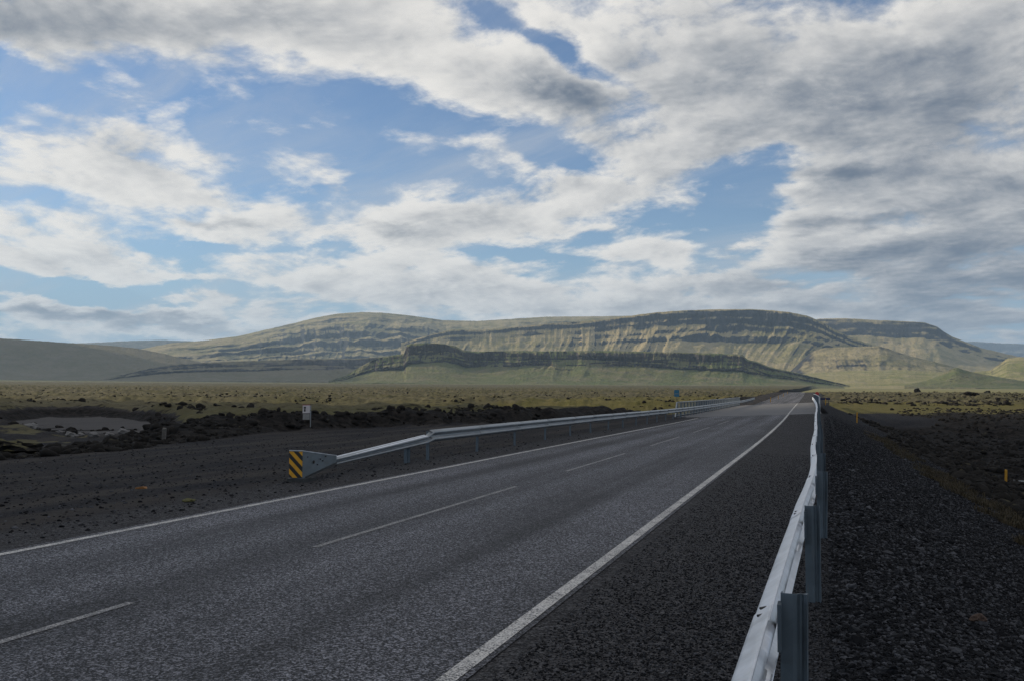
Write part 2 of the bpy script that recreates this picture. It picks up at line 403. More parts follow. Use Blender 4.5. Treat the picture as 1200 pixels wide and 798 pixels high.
def mat_mountain(name, grass, grass2, rock, tan, strata=0.010, rocky=0.80, soft=0.10, col=0.03):
    m, t, b = material(name)
    p = t.pos(); x, y, z = t.sep(p)[:3]
    geo = t.new('ShaderNodeNewGeometry'); nz = t.sep(geo.outputs['Normal'])[2]
    n1 = t.noise(p, 0.0022, 7.0, 0.6); n2 = t.noise(p, 0.012, 7.0, 0.65); n3 = t.noise(p, 0.05, 5.0, 0.65)
    st = t.noise(t.mapping(p, scale=(0.0012, 0.0012, strata*3)), 1.0, 5.0, 0.6)
    rk = t.mix(t.ramp(st, 0.38, 0.62), tuple(v*0.72 for v in rock), tuple(v*1.35 for v in rock))
    cl = t.noise(t.mapping(p, scale=(col, col, col*0.10)), 1.0, 4.0, 0.65)  # upright streaks paint the relief shading of cliff columns, along with rock texture
    rk = t.mix(t.ramp(cl, 0.40, 0.60, 0.0, 0.85), rk, tuple(v*0.45 for v in rock))
    rk = t.mix(t.ramp(n2, 0.58, 0.80, 0, 0.35), rk, tan)
    gs = t.mix(t.ramp(n1, 0.38, 0.62), grass, grass2)
    gs = t.mix(t.ramp(n2, 0.42, 0.68, 0, 0.75), gs, tan)
    gs = t.mix(t.ramp(n3, 0.5, 0.75, 0, 0.5), gs, rock)
    k = t.m('ADD', nz, t.m('ADD', t.m('MULTIPLY', t.m('SUBTRACT', n2, 0.5), 0.42), t.m('MULTIPLY', t.m('SUBTRACT', st, 0.5), 0.35)))
    c = t.mix(t.ramp(k, rocky-soft, rocky+soft), rk, gs)
    t.put(b.inputs['Base Color'], c); b.inputs['Roughness'].default_value = 0.95; b.inputs['Specular IOR Level'].default_value = 0.1
    h = t.m('ADD', t.m('MULTIPLY', n2, 1.0), t.m('MULTIPLY', n3, 0.45))
    t.put(b.inputs['Normal'], t.bump(h, 1.0, 26.0))
    return m
def mat_galv(name="galvanised_steel", tint=(0.26, 0.28, 0.295), rough=0.45, stain=0.5):
    m, t, b = material(name)
    p = t.pos()
    n = t.noise(p, 5.0, 6.0, 0.6); sp = t.sep(t.voro(p, 26.0, 'F1', 'Color'))[0]
    st = t.noise(t.mapping(p, scale=(6.0, 6.0, 0.7)), 3.0, 5.0, 0.6)
    c = t.mix(t.ramp(n, 0.3, 0.7), tuple(v*0.85 for v in tint), tuple(v*1.12 for v in tint))
    c = t.mix(t.ramp(sp, 0.6, 1.0, 0, 0.25), c, tuple(v*1.25 for v in tint))
    c = t.mix(t.ramp(st, 0.58, 0.78, 0, stain), c, (0.15, 0.145, 0.135))
    t.put(b.inputs['Base Color'], c); b.inputs['Metallic'].default_value = 0.55
    t.put(b.inputs['Roughness'], t.ramp(n, 0.3, 0.7, rough-0.08, rough+0.12))
    t.put(b.inputs['Normal'], t.bump(n, 0.06, 0.01))
    return m
M = {}
M['asphalt'] = mat_asphalt(); M['paint'] = mat_paint(); M['faint'] = mat_faint_paint(); M['ground'] = mat_ground()
M['galv'] = mat_galv(); M['galv_post_shaded'] = mat_galv("galvanised_post_shaded", (0.105, 0.135, 0.16), 0.55)  # post copy of the steel: dark bluish tint holds the shadow on post faces
M['galv_shaded'] = mat_galv("galvanised_housing_shaded", (0.15, 0.175, 0.19), 0.5)  # housing copy: shade of the nose sides put into a darker, bluer tint
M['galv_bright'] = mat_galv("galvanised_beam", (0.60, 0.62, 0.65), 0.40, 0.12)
M['bolt'] = plain("dark_bolt", (0.05, 0.05, 0.05), 0.5, 0.6)
M['concrete'] = plain("concrete", (0.30, 0.29, 0.275), 0.85, 0, 0.2, 1.5, 0.3)
M['deck'] = plain("bridge_deck_concrete", (0.090, 0.089, 0.091), 0.8, 0, 0.2, 0.8, 0.3)
M['wood'] = plain("weathered_wood", (0.09, 0.083, 0.074), 0.85, 0, 0.3, 12.0, 0.4)
M['yellow'] = plain("yellow_plastic", (0.45, 0.23, 0.015), 0.5, 0, 0.1, 6.0)
M['white'] = plain("white_sign_face", (0.50, 0.46, 0.46), 0.5, 0, 0.1, 6.0)
M['grey_sign'] = plain("grey_sign_face", (0.22, 0.215, 0.21), 0.5, 0, 0.12, 6.0)
M['black'] = plain("black_print", (0.012, 0.012, 0.012), 0.6)
M['red'] = plain("red_print", (0.38, 0.035, 0.03), 0.5)
M['pale_red'] = plain("faded_red_print", (0.36, 0.07, 0.06), 0.5)
M['blue'] = plain("blue_sign_face", (0.012, 0.12, 0.22), 0.5)
M['navy'] = plain("dark_blue_board", (0.012, 0.016, 0.05), 0.5)
M['rust'] = plain("rusty_brown_stone", (0.055, 0.033, 0.023), 0.9, 0, 0.3, 20.0, 0.5)
def mat_lava(name, lo, amt):
    m, t, b = material(name)
    geo = t.new('ShaderNodeNewGeometry'); p = geo.outputs['Position']; nz = t.sep(geo.outputs['Normal'])[2]
    n = t.noise(p, 2.5, 6.0, 0.65); n2 = t.noise(p, 0.5, 3.0, 0.5)
    rk = t.mix(n, (0.006, 0.006, 0.006), (0.036, 0.033, 0.030))
    ms = t.mix(n2, (0.085, 0.082, 0.03), (0.14, 0.125, 0.07))
    k = t.m('ADD', nz, t.m('ADD', t.m('MULTIPLY', t.m('SUBTRACT', n, 0.5), 1.2), t.m('MULTIPLY', t.m('SUBTRACT', n2, 0.5), 1.8)))
    t.put(b.inputs['Base Color'], t.mix(t.ramp(k, lo, lo+0.3, 0.0, amt), rk, ms)); b.inputs['Roughness'].default_value = 0.95; b.inputs['Specular IOR Level'].default_value = 0.05
    t.put(b.inputs['Normal'], t.bump(t.noise(p, 9.0, 5.0, 0.7), 0.8, 0.05))
    return m
M['lava'] = mat_lava("lava_rock", 0.85, 0.7); M['lava_bare'] = mat_lava("bare_lava_rock", 1.15, 0.45)
M['pale_stone'] = plain("pale_stone", (0.13, 0.125, 0.12), 0.9, 0, 0.3, 6.0, 0.5)
M['orange'] = plain("orange_scrap", (0.20, 0.085, 0.018), 0.7, 0, 0.2, 20.0)
M['moss_tuft'] = plain("yellow_moss", (0.075, 0.07, 0.02), 0.95, 0, 0.3, 10.0, 0.5)
def mat_stripes():
    m, t, b = material("hazard_stripes")
    co = t.new('ShaderNodeTexCoord').outputs['Object']; x, y, z = t.sep(co)[:3]
    s = t.m('FRACT', t.m('MULTIPLY', t.m('ADD', t.m('ADD', t.m('MULTIPLY', x, 0.95), z), 5.025), 1/0.205))
    e = t.m('GREATER_THAN', s, 0.5)
    grime = t.noise(co, 9.0, 5.0, 0.65)
    ye = t.mix(t.ramp(grime, 0.45, 0.75, 0, 0.5), (0.60, 0.30, 0.012), (0.30, 0.15, 0.02))
    t.put(b.inputs['Base Color'], t.mix(e, ye, (0.012, 0.012, 0.012))); b.inputs['Roughness'].default_value = 0.4
    return m
M['stripes'] = mat_stripes()
def mat_water():
    m, t, b = material("still_water")
    b.inputs['Base Color'].default_value = (0.012, 0.016, 0.018, 1); b.inputs['Roughness'].default_value = 0.22
    t.put(b.inputs['Normal'], t.bump(t.noise(t.pos(), 5.0, 3.0, 0.5), 0.12, 0.02))
    return m
M['water'] = mat_water()
def mat_stone(name, lo, hi):
    m, t, b = material(name)
    r = t.new('ShaderNodeObjectInfo').outputs['Random']; r2 = t.m('POWER', r, 3.6)
    n = t.noise(t.new('ShaderNodeTexCoord').outputs['Object'], 2.0, 3.0, 0.6)
    c = t.mix(r2, lo, hi); c = t.mix(t.ramp(n, 0.3, 0.7, 0, 0.4), c, lo)
    t.put(b.inputs['Base Color'], c); b.inputs['Roughness'].default_value = 0.85; b.inputs['Specular IOR Level'].default_value = 0.12
    return m
M['chip'] = mat_stone("basalt_chip", (0.004, 0.0045, 0.006), (0.100, 0.103, 0.114))
M['grass'] = plain("dry_grass", (0.040, 0.030, 0.013), 0.9, 0, 0.4, 3.0)

# ------------------------------------------------------------------ lie of the land
def tab(Y, pts): return np.interp(Y, [p[0] for p in pts], [p[1] for p in pts])
def road_shift(Y): return tab(Y, [(-50, 0), (45, 0), (65, -0.12), (80, -0.3), (110, -0.7), (150, -1.25), (250, -2.4), (360, -3.6), (500, -6), (900, -18)])
def road_left_z(Y): return tab(Y, [(-50, 0), (40, 0), (70, -0.06), (110, -0.02), (150, 0.05), (250, 0.95), (330, 1.95), (365, 2.2), (420, 2.2), (600, 1.0), (1200, 2.0)])
def road_right_z(Y): return tab(Y, [(-50, 0), (38, 0.0), (60, 0.10), (80, 0.22), (110, 0.30), (150, 0.35), (250, 1.05), (330, 1.98), (365, 2.2), (420, 2.2), (600, 1.0), (1200, 2.0)])
def smooth_tab(f, Y, w=8.0):
    return sum(f(Y+k*w/2) for k in (-2, -1, 0, 1, 2))/5.0
def road_z(xr, Y):
    zl = smooth_tab(road_left_z, Y); zr = smooth_tab(road_right_z, Y)
    return zl+(zr-zl)*np.clip((xr+8.3)/6.1, -0.3, 1.4)
def rshift(Y): return smooth_tab(road_shift, Y)
def apron_edge(Y): return tab(Y, [(-60, -19), (10, -20.5), (29, -21.3), (38, -23.7), (46, -23.6), (51, -21.6), (58, -18), (70, -15.2), (95, -14.0), (130, -13.5), (160, -13.0), (400, -12.5), (900, -12.5)])
def toe_x(Y): return np.clip(3.7-0.035*(np.asarray(Y, float)-15), 2.3, 4.6)
POND = np.array([-45.0, 52.5]); PD = np.array([-0.68, 0.733])
def land(X, Y):
    """height and ground cover at world X, Y"""
    X = np.asarray(X, float); Y = np.asarray(Y, float)
    xr = X-rshift(Y); R = np.hypot(X, Y)
    n_big = fbm(X/30, Y/30, 3, 11); n_mid = fbm(X/7, Y/7, 4, 21); n_sm = fbm(X/1.7, Y/1.7, 3, 31)
    lump = ridged(X/9.0, Y/9.0, 4, 41, 0.55)
    # --- left: lava field with moss
    zl_field = 0.42+np.clip(R-260, 0, None)*0.0062+np.clip(R-1500, 0, None)*0.004
    cush = np.abs(fbm(X/3.2, Y/3.2, 3, 61))
    lumps = (np.clip(lump, -0.4, 1)*0.45+n_mid*0.65+cush*0.75-0.2+n_sm*0.30+n_big*0.5)*np.clip(0.55+R/400, 0.55, 2.0)*sstep(6000, 2500, R)
    zL = zl_field+lumps*0.85
    ae = apron_edge(Y)+n_mid*1.3
    inside = ae-xr                                      # metres into the lava from the apron edge
    bank = sstep(-0.2, 2.4, inside+n_sm*1.0)
    # sand hollow
    q = np.stack([X-POND[0], Y-POND[1]], -1); al = q@PD; ac = q@np.array([PD[1], -PD[0]])
    pr = np.sqrt((al/19.0)**2+(ac/4.2)**2)+n_mid*0.28+n_sm*0.06
    sand = sstep(1.06, 0.96, pr)
    zL = zL*sstep(0.96, 1.5, pr)+(-0.45)*(1-sstep(0.96, 1.5, pr))
    low = sstep(40, 30, Y)*sstep(-60, -20, X)           # rubble at the lay-by's near corner is low
    zL = zL*(1-low)+(zL*0.30-0.42)*low
    z_apron = road_z(np.clip(xr, -9, -2), Y)-0.012-0.012*np.clip(-9.6-xr, 0, 14)+n_mid*0.05+n_sm*0.018
    # --- river channel left of the bridge
    ch = sstep(84, 96, Y+n_big*6)*sstep(146, 132, Y+n_big*6)
    bankx = np.clip((-10.6-xr)/6, 0, 1)
    zleft = z_apron*(1-bank)+zL*bank
    zleft = zleft*(1-ch*bankx)+(-1.6+n_sm*0.1)*ch*bankx
    # --- right side
    far_b = sstep(96, 108, Y+n_mid*5-0.15*np.clip(X, -10, 30))
    zr_low = -2.15+n_mid*0.55+n_sm*0.22
    field_r = sstep(150, 200, Y+n_big*18)
    zr_hi = -0.95+0.75*sstep(95, 160, Y)+np.clip(R-150, 0, None)*0.0047+n_sm*0.04
    zr_field = zr_hi+lumps*0.95*field_r
    zr_plain = zr_low*(1-far_b)+zr_field*far_b
    far_flat = sstep(620, 760, R+n_big*40)
    zr_plain = zr_plain*(1-far_flat)+(2.0+np.clip(R-700, 0, None)*0.0062)*far_flat
    slope = road_z(np.minimum(xr, 0.6), Y)-0.012-np.clip(xr-0.55, 0, None)*0.31-0.02*n_sm*sstep(0.5, 1.5, xr)
    zright = np.maximum(slope, zr_plain)
    zright = np.where(xr > 0.5, zright, slope)
    w = sstep(-9.2, -9.9, xr)
    plat = road_z(xr, Y)-0.009
    z = np.where(xr < -9.2, plat*(1-w)+zleft*w, np.where(xr > 0.3, zright, plat))
    # keep the sheet under the carriageway
    under = sstep(-8.50, -8.30, xr)*sstep(-2.10, -2.30, xr)
    z = z-under*(0.06+0.0006*np.clip(Y, 0, 600))
    bdeck = (Y > 78) & (Y < 148) & (xr > -10.6) & (xr < 0.6)
    z = np.where(bdeck, np.minimum(z, -1.9), z)
    # --- cover
    left = (xr < -9.9)
    moss = left*sstep(2.6, 5.0, inside+n_sm*1.6+n_mid*2.5)*(1-low*sstep(-0.5, 0.1, n_sm+0.25*n_mid))
    lav = left*sstep(0.0, 0.5, inside+n_sm*0.5)*(1-sstep(3.0, 5.5, inside+n_sm*1.5+n_mid*2.5))
    lav = np.maximum(lav, left*sstep(1.45, 1.1, pr)*0.9)*(1-sand)
    moss = moss*sstep(1.15, 1.5, pr)
    pit = sstep(0.05, -0.30, n_mid+0.5*lump-0.15)
    lav = np.maximum(lav, left*(inside > 1.5)*pit*0.6*sstep(900, 150, R))
    sandw = left*sand
    right = (xr > 0.5)
    onslope = (slope > zr_plain+0.05)
    tv = xr-toe_x(Y)+n_mid*0.5
    veg = right*onslope*sstep(-0.1, 0.4, tv+n_sm*0.6)*sstep(1.9, 1.2, tv+n_sm*0.8)*sstep(10, 14, Y)*sstep(78, 60, Y)*(0.42+0.9*n_sm+0.5*n_mid)
    lav = np.maximum(lav, right*onslope*sstep(1.2, 1.9, tv+n_sm*0.8)*0.8)
    lav = np.where(right & ~onslope, np.maximum(lav, 0.9*np.maximum(1-far_b, sstep(6, 13, X+n_mid*5))), lav)
    gren = right*(~onslope)*far_b*sstep(118, 136, Y+n_mid*12+n_big*14)*sstep(210, 165, Y+n_big*40)*0.9
    moss = np.where(right & ~onslope, field_r*(Y > 100)*(1-far_flat), moss)
    lav = np.where(right & ~onslope & (Y > 150), pit*0.6*field_r, lav)
    gl = left*sstep(90, 150, Y)*sstep(320, 220, Y)*sstep(1.5, 4, inside)*sstep(40, 22, inside+n_mid*10)*0.9
    gren = np.maximum(gren, gl)
    tan = np.where(right, far_flat, sstep(2200, 4200, R))
    return z, dict(moss=moss, lava=lav, sand=sandw, veg=veg, tan=tan, green=gren)

# angle spacing is fine over the part of the land the road looks onto, coarse behind
a0, a1 = bearing(-330, 450)[0], bearing(1470, 450)[0]
azs = np.concatenate([np.linspace(a0, a1, 1180), np.linspace(a1, a0+2*math.pi, 150)[1:-1]])
rad = np.concatenate([[0.4, 1.2, 2.2], np.exp(np.linspace(math.log(3.0), math.log(3500.0), 560)), np.exp(np.linspace(math.log(3900.0), math.log(60000.0), 24))])
GX = rad[:, None]*np.sin(azs)[None]; GY = rad[:, None]*np.cos(azs)[None]
GZ, Z = land(GX, GY)
GZ = np.where(rad[:, None] > 20000, GZ*0+GZ[rad.searchsorted(20000)-1][None], GZ)
ground = grid_object("ground", np.stack([GX, GY, GZ], -1), M['ground'], True, True)
tag(ground, "dark gravel ground running out into mossy lava plain", None, kind="structure")
def set_zone(o, nm, a, b, c):
    at = o.data.color_attributes.new(nm, 'FLOAT_COLOR', 'POINT')
    arr = np.stack([a, b, c, np.ones_like(a)], -1).astype(np.float32); at.data.foreach_set('color', arr.reshape(-1))
set_zone(ground, 'zone', *[np.asarray(Z[k], float).reshape(-1) for k in ('moss', 'lava', 'sand')])
set_zone(ground, 'zone_b', *[np.asarray(Z[k], float).reshape(-1) for k in ('veg', 'tan', 'green')])

def gz(x, y): return float(land(np.array([x]), np.array([y]))[0][0])

# ------------------------------------------------------------------ road, lines
def strip(name, xa, xb, ys, dz, mat, cols=2, label=None):
    ys = np.asarray(ys, float); xs = np.linspace(xa, xb, cols)
    XR, YY = np.meshgrid(xs, ys)
    P = np.stack([XR+rshift(YY), YY, road_z(XR, YY)+dz], -1)
    o = grid_object(name, P[:, ::-1], mat, True); tag(o, label, None, kind="structure"); return o
ry = np.concatenate([np.arange(-20, 60, 1.0), np.arange(60, 700, 4.0)])
strip("road", -8.52, -2.09, ry, 0.0, M['asphalt'], 14, "grey chip seal road running straight to the bridge")
strip("road_edge_line", -2.26, -2.14, np.concatenate([np.arange(-20, 60, 1.0), [64, 68, 72, 75.9]]), 0.004, M['paint'], 2, "solid white edge line beside the gravel shoulder near the railing")
strip("road_edge_line", -2.26, -2.14, np.linspace(76.0, 144, 35), 0.018, M['paint'], 2, "white edge line carried on across the bridge deck")
strip("road_edge_line", -8.40, -8.29, np.concatenate([np.arange(-20, 60, 1.0), np.arange(60, 76, 4.0)]), 0.004, M['paint'], 2, "solid white edge line on the lay-by side of the road")
for k, (ya, yb) in enumerate([(-4.5, 1.5), (2.2, 7.0), (10.1, 17.8), (21.6, 28.5), (33, 40), (44.5, 51.5), (56, 63)]):
    strip("road_centre_dash", -5.5, -5.42, np.linspace(ya, yb, 8), 0.004, M['faint'], 2, "worn pale dash of the road centre line")

# ------------------------------------------------------------------ bridge
bridge = tag(empty("bridge", (-5.3, 112, 0)), "low concrete road bridge with galvanised baluster railings", "bridge")
def local(o, root): o.parent = root; o.location = (-root.location[0], -root.location[1], -root.location[2]); return o
ys = np.linspace(76, 150, 38)
dk = MB(); rings = []
for yv in ys:
    s = float(rshift(yv)); zl = float(road_z(-10.6, yv)); zr = float(road_z(0.5, yv))
    rings.append([(xx+s, yv, float(road_z(xx, yv))+0.012) for xx in (-10.6, -10.13, -8.3, -5.2, -2.2, 0.16)]+[(0.16+s, yv, zr-0.7), (-10.6+s, yv, zl-0.7)])
dk.quadloft(rings, True, True); local(dk.build("deck", M['deck']), bridge)
for yv in (77.0, 149.0):
    s = float(rshift(yv)); ab = MB().box(-11.2+s, 1.0+s, yv-0.8, yv+0.8, -3.2, float(road_z(-10.6, yv))-0.72); local(ab.build("abutment", M['concrete']), bridge)
pier = MB().box(-10.0+float(rshift(113)), 0.0+float(rshift(113)), 112.4, 113.6, -3.2, -0.74); local(pier.build("pier", M['concrete']), bridge)
for xo, hgt in ((-10.35, 1.16), (0.02, 1.22)):
    first = None; y0, y1 = 76.2, 149.6
    rail = MB(); low = MB(); rr = []; lo_ = []
    for yv in np.linspace(y0, y1, 16):
        s = float(rshift(yv)); zb = float(road_z(xo, yv)); rr.append((xo+s, yv, zb+hgt)); lo_.append((xo+s, yv, zb+0.16))
    for pts, mb, r in ((rr, rail, 0.045), (lo_, low, 0.03)):
        mb.quadloft([[(p[0]+r*math.cos(t), p[1], p[2]+r*math.sin(t)) for t in [2*math.pi*i/8 for i in range(8)]] for p in pts], True, True)
    ro = local(rail.build("railing", M['galv'], None, True), bridge); lp = low.build("lower_rail", M['galv'], ro)
    bm = MB().tube((0, 0, 0.16), (0, 0, hgt-0.03), 0.013, n=6).build("baluster", M['galv'], ro)
    pm = MB().box(-0.05, 0.05, -0.035, 0.035, 0.0, hgt-0.03).build("railing_post", M['galv_post_shaded'], ro)
    k = 0; fb = fp = True
    for yv in np.arange(y0+0.3, y1, 0.45):
        s = float(rshift(yv)); zb = float(road_z(xo, yv)); post = (k % 5 == 0); k += 1
        src, isf = (pm, fp) if post else (bm, fb)
        o = src if isf else copy_obj(src, ro)
        o.location = (xo+s, yv, zb)
        if post: fp = False
        else: fb = False
    sp = float(rshift(y0)); zb = float(road_z(xo, y0))
    MB().tube((xo+sp, y0-0.9, zb+0.05), (xo+sp, y0, zb+hgt), 0.055, n=8).build("end_brace", M['galv'], ro)

# ------------------------------------------------------------------ guardrails
WB = [(0.0, 0.312), (0.010, 0.310), (0.028, 0.296), (0.066, 0.272), (0.080, 0.256), (0.083, 0.238), (0.076, 0.222), (0.040, 0.196), (0.014, 0.176), (0.006, 0.156),
      (0.014, 0.136), (0.040, 0.116), (0.076, 0.090), (0.083, 0.074), (0.080, 0.056), (0.066, 0.040), (0.028, 0.016), (0.010, 0.002), (0.0, 0.0)]
def w_outline(t=0.005, grow=0.0, squash=1.0):
    pr = [(d+grow, 0.156+(z-0.156)*squash) for d, z in WB]
    return solid_strip(pr, t)
def sweep(path, side, grow=0.0, heights=None):
    """path: (x, y, ztop); side -1: face towards -x, +1: towards +x"""
    rings = []
    for i, p in enumerate(path):
        sq = 1.0 if heights is None else heights[i]
        o = w_outline(0.005, grow, sq)
        rings.append([(p[0]+side*q[0], p[1], p[2]-0.156*(1+sq)+0.156*(sq-1)*0+q[1]-0.156+0.156*sq*1.0) if False else (p[0]+side*q[0], p[1], p[2]-0.156*sq+(q[1]-0.156)) for q in o])
    return MB().quadloft(rings, True, True)
POST = [(-0.058, 0.046), (-0.058, 0.0), (-0.004, 0.0), (0.012, 0.004), (0.024, 0.022), (0.038, 0.026), (0.05, 0.012), (0.058, 0.004), (0.060, 0.05)]
def post_mesh(name, h, mat, parent):
    return MB().prism([tuple(q) for q in solid_strip(POST, 0.006)], -0.9, h).build(name, mat, parent)
def spline(pts, y):
    xs = [p[0] for p in pts]
    return np.array([sum(np.interp(v+k, xs, [p[1] for p in pts]) for k in (-1.2, -0.6, 0, 0.6, 1.2))/5 for v in np.atleast_1d(y)])
# right-hand rail, knocked slightly out of line
RX = [(-9, -0.26), (3.4, -0.235), (5.8, -0.212), (8.4, -0.175), (10, -0.145), (12.4, -0.105), (14.7, -0.082), (17, -0.11), (20, -0.15), (24, -0.155), (28, -0.145), (36, -0.20), (47, -0.25), (60, -0.20), (76, -0.16), (160, -0.14)]
def rr_x(y): return spline(RX, y)[0]+float(rshift(y))
def rr_z(y): return float(road_z(0.0, y))+0.795+0.012*math.sin(y*0.9)*(1 if y > 9 else 0)
right_rail = tag(empty("guardrail", (-0.1, 4.0, 0)), "bent galvanised guardrail beside dark gravel slope, seen along its bright top", "guardrail", "roadside guardrails")
PITCH_P = 3.92; y = -3.3; k = 0; edges = []
while y < 150: edges.append(y); y += PITCH_P
pfirst = None; bfirst = None
for i, ye in enumerate(edges[:-1]):
    ya, yb = ye-0.16, edges[i+1]+0.16
    yy = np.linspace(ya, yb, 9); grow = 0.004 if i % 2 else 0.0
    path = [(rr_x(v), v, rr_z(v)+(0.003 if i % 2 else 0.0)) for v in yy]
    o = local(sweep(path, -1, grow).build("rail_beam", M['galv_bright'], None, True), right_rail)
    if ye < 76:
        pm = pfirst if pfirst is None else copy_obj(pfirst, right_rail)
        if pfirst is None: pm = pfirst = post_mesh("post", 0.80, M['galv_post_shaded'], right_rail)
        yp = ye+0.42
        pm.location = (rr_x(yp)+0.072-right_rail.location[0], yp-right_rail.location[1], float(road_z(0.2, yp)))
        pm.rotation_euler = (math.radians(rnd.uniform(-0.8, 0.8)), math.radians(rnd.uniform(-0.5, 1.2)), math.radians(rnd.uniform(-4, 4)))
        if ye < 45:
            for dyb, dzb in ((-0.06, 0.0), (0.10, 0.0)):
                if bfirst is None:
                    b_ = bfirst = MB().tube((0, -0.024, 0), (0, 0.024, 0.0), 0.006, n=8).build("bolt", M['bolt'], right_rail)
                else: b_ = copy_obj(bfirst, right_rail)
                yv = ye+0.10+dyb
                b_.location = (rr_x(yv)-0.046-right_rail.location[0], yv-right_rail.location[1], rr_z(yv)-0.022)
                b_.rotation_euler = (0, math.radians(30), math.radians(-35))
        # spacer between post and beam
        sp = MB().box(0.004, 0.022, -0.05, 0.05, -0.26, -0.04).build("spacer", M['galv_post_shaded'], right_rail)
        sp.location = (rr_x(yp)-right_rail.location[0], yp-right_rail.location[1], rr_z(yp))

# left-hand rail with sloping end
left_rail = tag(empty("guardrail", (-9.7, 24.2, 0)), "galvanised guardrail sloping down to a yellow and black striped end", "guardrail", "roadside guardrails")
LXR = -9.72
def lr_z(y): return float(road_z(-9.6, y))+0.76
def lrx(y): return LXR+float(rshift(y))+0.012*math.sin(y*0.7)
edges = list(np.arange(24.2, 180, 3.82)); pf = None
for i, ye in enumerate(edges[:-1]):
    yy = np.linspace(ye-0.15, edges[i+1]+0.15, 5)
    path = [(lrx(v)+(0.004 if i % 2 else 0), v, lr_z(v)+(0.003 if i % 2 else 0)) for v in yy]
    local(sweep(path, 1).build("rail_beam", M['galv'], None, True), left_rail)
    if ye < 76 or ye > 150:
        pm = copy_obj(pf, left_rail) if pf else None
        if pf is None: pm = pf = post_mesh("post", 0.72, M['galv_post_shaded'], left_rail)
        pm.location = (lrx(ye)-0.075-left_rail.location[0], ye-left_rail.location[1], float(road_z(-9.6, ye)))
        pm.rotation_euler = (math.radians(rnd.uniform(-1, 1)), math.radians(rnd.uniform(-1, 1)), math.radians(90+rnd.uniform(-4, 4)))
# the ramp down to the anchored end
yy = np.linspace(18.55, 24.2, 14); path = []; hs = []
for v in yy:
    t = (v-18.55)/5.65; t2 = t
    path.append((-9.72+0.0, v, 0.36+0.30*t2 if t < 0.93 else 0.64+(lr_z(24.2)-0.64)*(t-0.93)/0.07)); hs.append(0.50+0.26*t if t < 0.93 else 0.74+0.26*(t-0.93)/0.07)
local(sweep(path, 1, 0.0, hs).build("end_ramp", M['galv'], None, True), left_rail)
lip = MB(); rg = []
for p in path[:-1]: rg.append([(p[0]-0.035, p[1], p[2]+0.004), (p[0]+0.075, p[1], p[2]-0.028), (p[0]+0.075, p[1], p[2]-0.022), (p[0]-0.035, p[1], p[2]+0.012)])
lip.quadloft(rg, True, True); local(lip.build("lit_top_edge", M['galv_bright']), left_rail)  # paler steel paints the light on the ramp's flat top edge
for dyy in (0.0, 0.16):
    pm = copy_obj(pf, left_rail); pm.location = (-9.80-left_rail.location[0], 22.75+dyy-left_rail.location[1], -0.19)
# nose: tapered steel housing with striped plate
nose = MB()
def nring(y, hw, zb, zt): return [(-9.70-hw, y, zb), (-9.70+hw, y, zb), (-9.70+hw, y, zt), (-9.70-hw, y, zt)]
nose.quadloft([nring(17.18, 0.135, 0.07, 0.595), nring(17.5, 0.13, 0.09, 0.565), nring(18.2, 0.115, 0.20, 0.47), nring(18.66, 0.10, 0.27, 0.415)], True, True)
no = local(nose.build("nose_housing", M['galv_shaded']), left_rail)
cap = MB().quadloft([[(-9.845, 17.16, 0.597), (-9.555, 17.16, 0.597), (-9.555, 17.16, 0.612), (-9.845, 17.16, 0.612)],
                     [(-9.81, 18.64, 0.417), (-9.59, 18.64, 0.417), (-9.59, 18.64, 0.432), (-9.81, 18.64, 0.432)]], True, True)
cap.build("cover_plate", M['galv_bright'], no)  # lid in the paler steel, its skylight painted into the colour
flng = MB().quadloft([[(-9.562, 17.3, 0.06), (-9.548, 17.3, 0.06), (-9.548, 17.3, 0.10), (-9.562, 17.3, 0.10)],
                      [(-9.597, 18.64, 0.25), (-9.583, 18.64, 0.25), (-9.583, 18.64, 0.29), (-9.597, 18.64, 0.29)]], True, True)
flng.build("lower_flange", M['bolt'], no)
MB().tube((-9.57, 17.62, 0.36), (-9.553, 17.62, 0.36), 0.032, n=12).build("slot_hole", M['black'], no)
for yy_, zz_ in ((17.38, 0.47), (17.9, 0.40), (18.0, 0.36), (18.12, 0.44), (17.78, 0.30)):
    MB().tube((-9.575, yy_, zz_), (-9.556, yy_, zz_), 0.013, n=8).build("bolt", M['bolt'], no)
sp_ = MB().box(-0.14, 0.14, -0.012, 0.0, -0.25, 0.25).build("striped_plate", M['stripes'], left_rail); sp_["label"] = "yellow plate with black diagonal stripes on the rail end"
sp_.location = (-9.70+9.7, 17.165-24.2, 0.335)
MB().box(-0.17, 0.19, -0.12, 0.4, -0.05, 0.05).build("anchor_foot", M['bolt'], left_rail).location = (0.0, 17.25-24.2, 0.02)

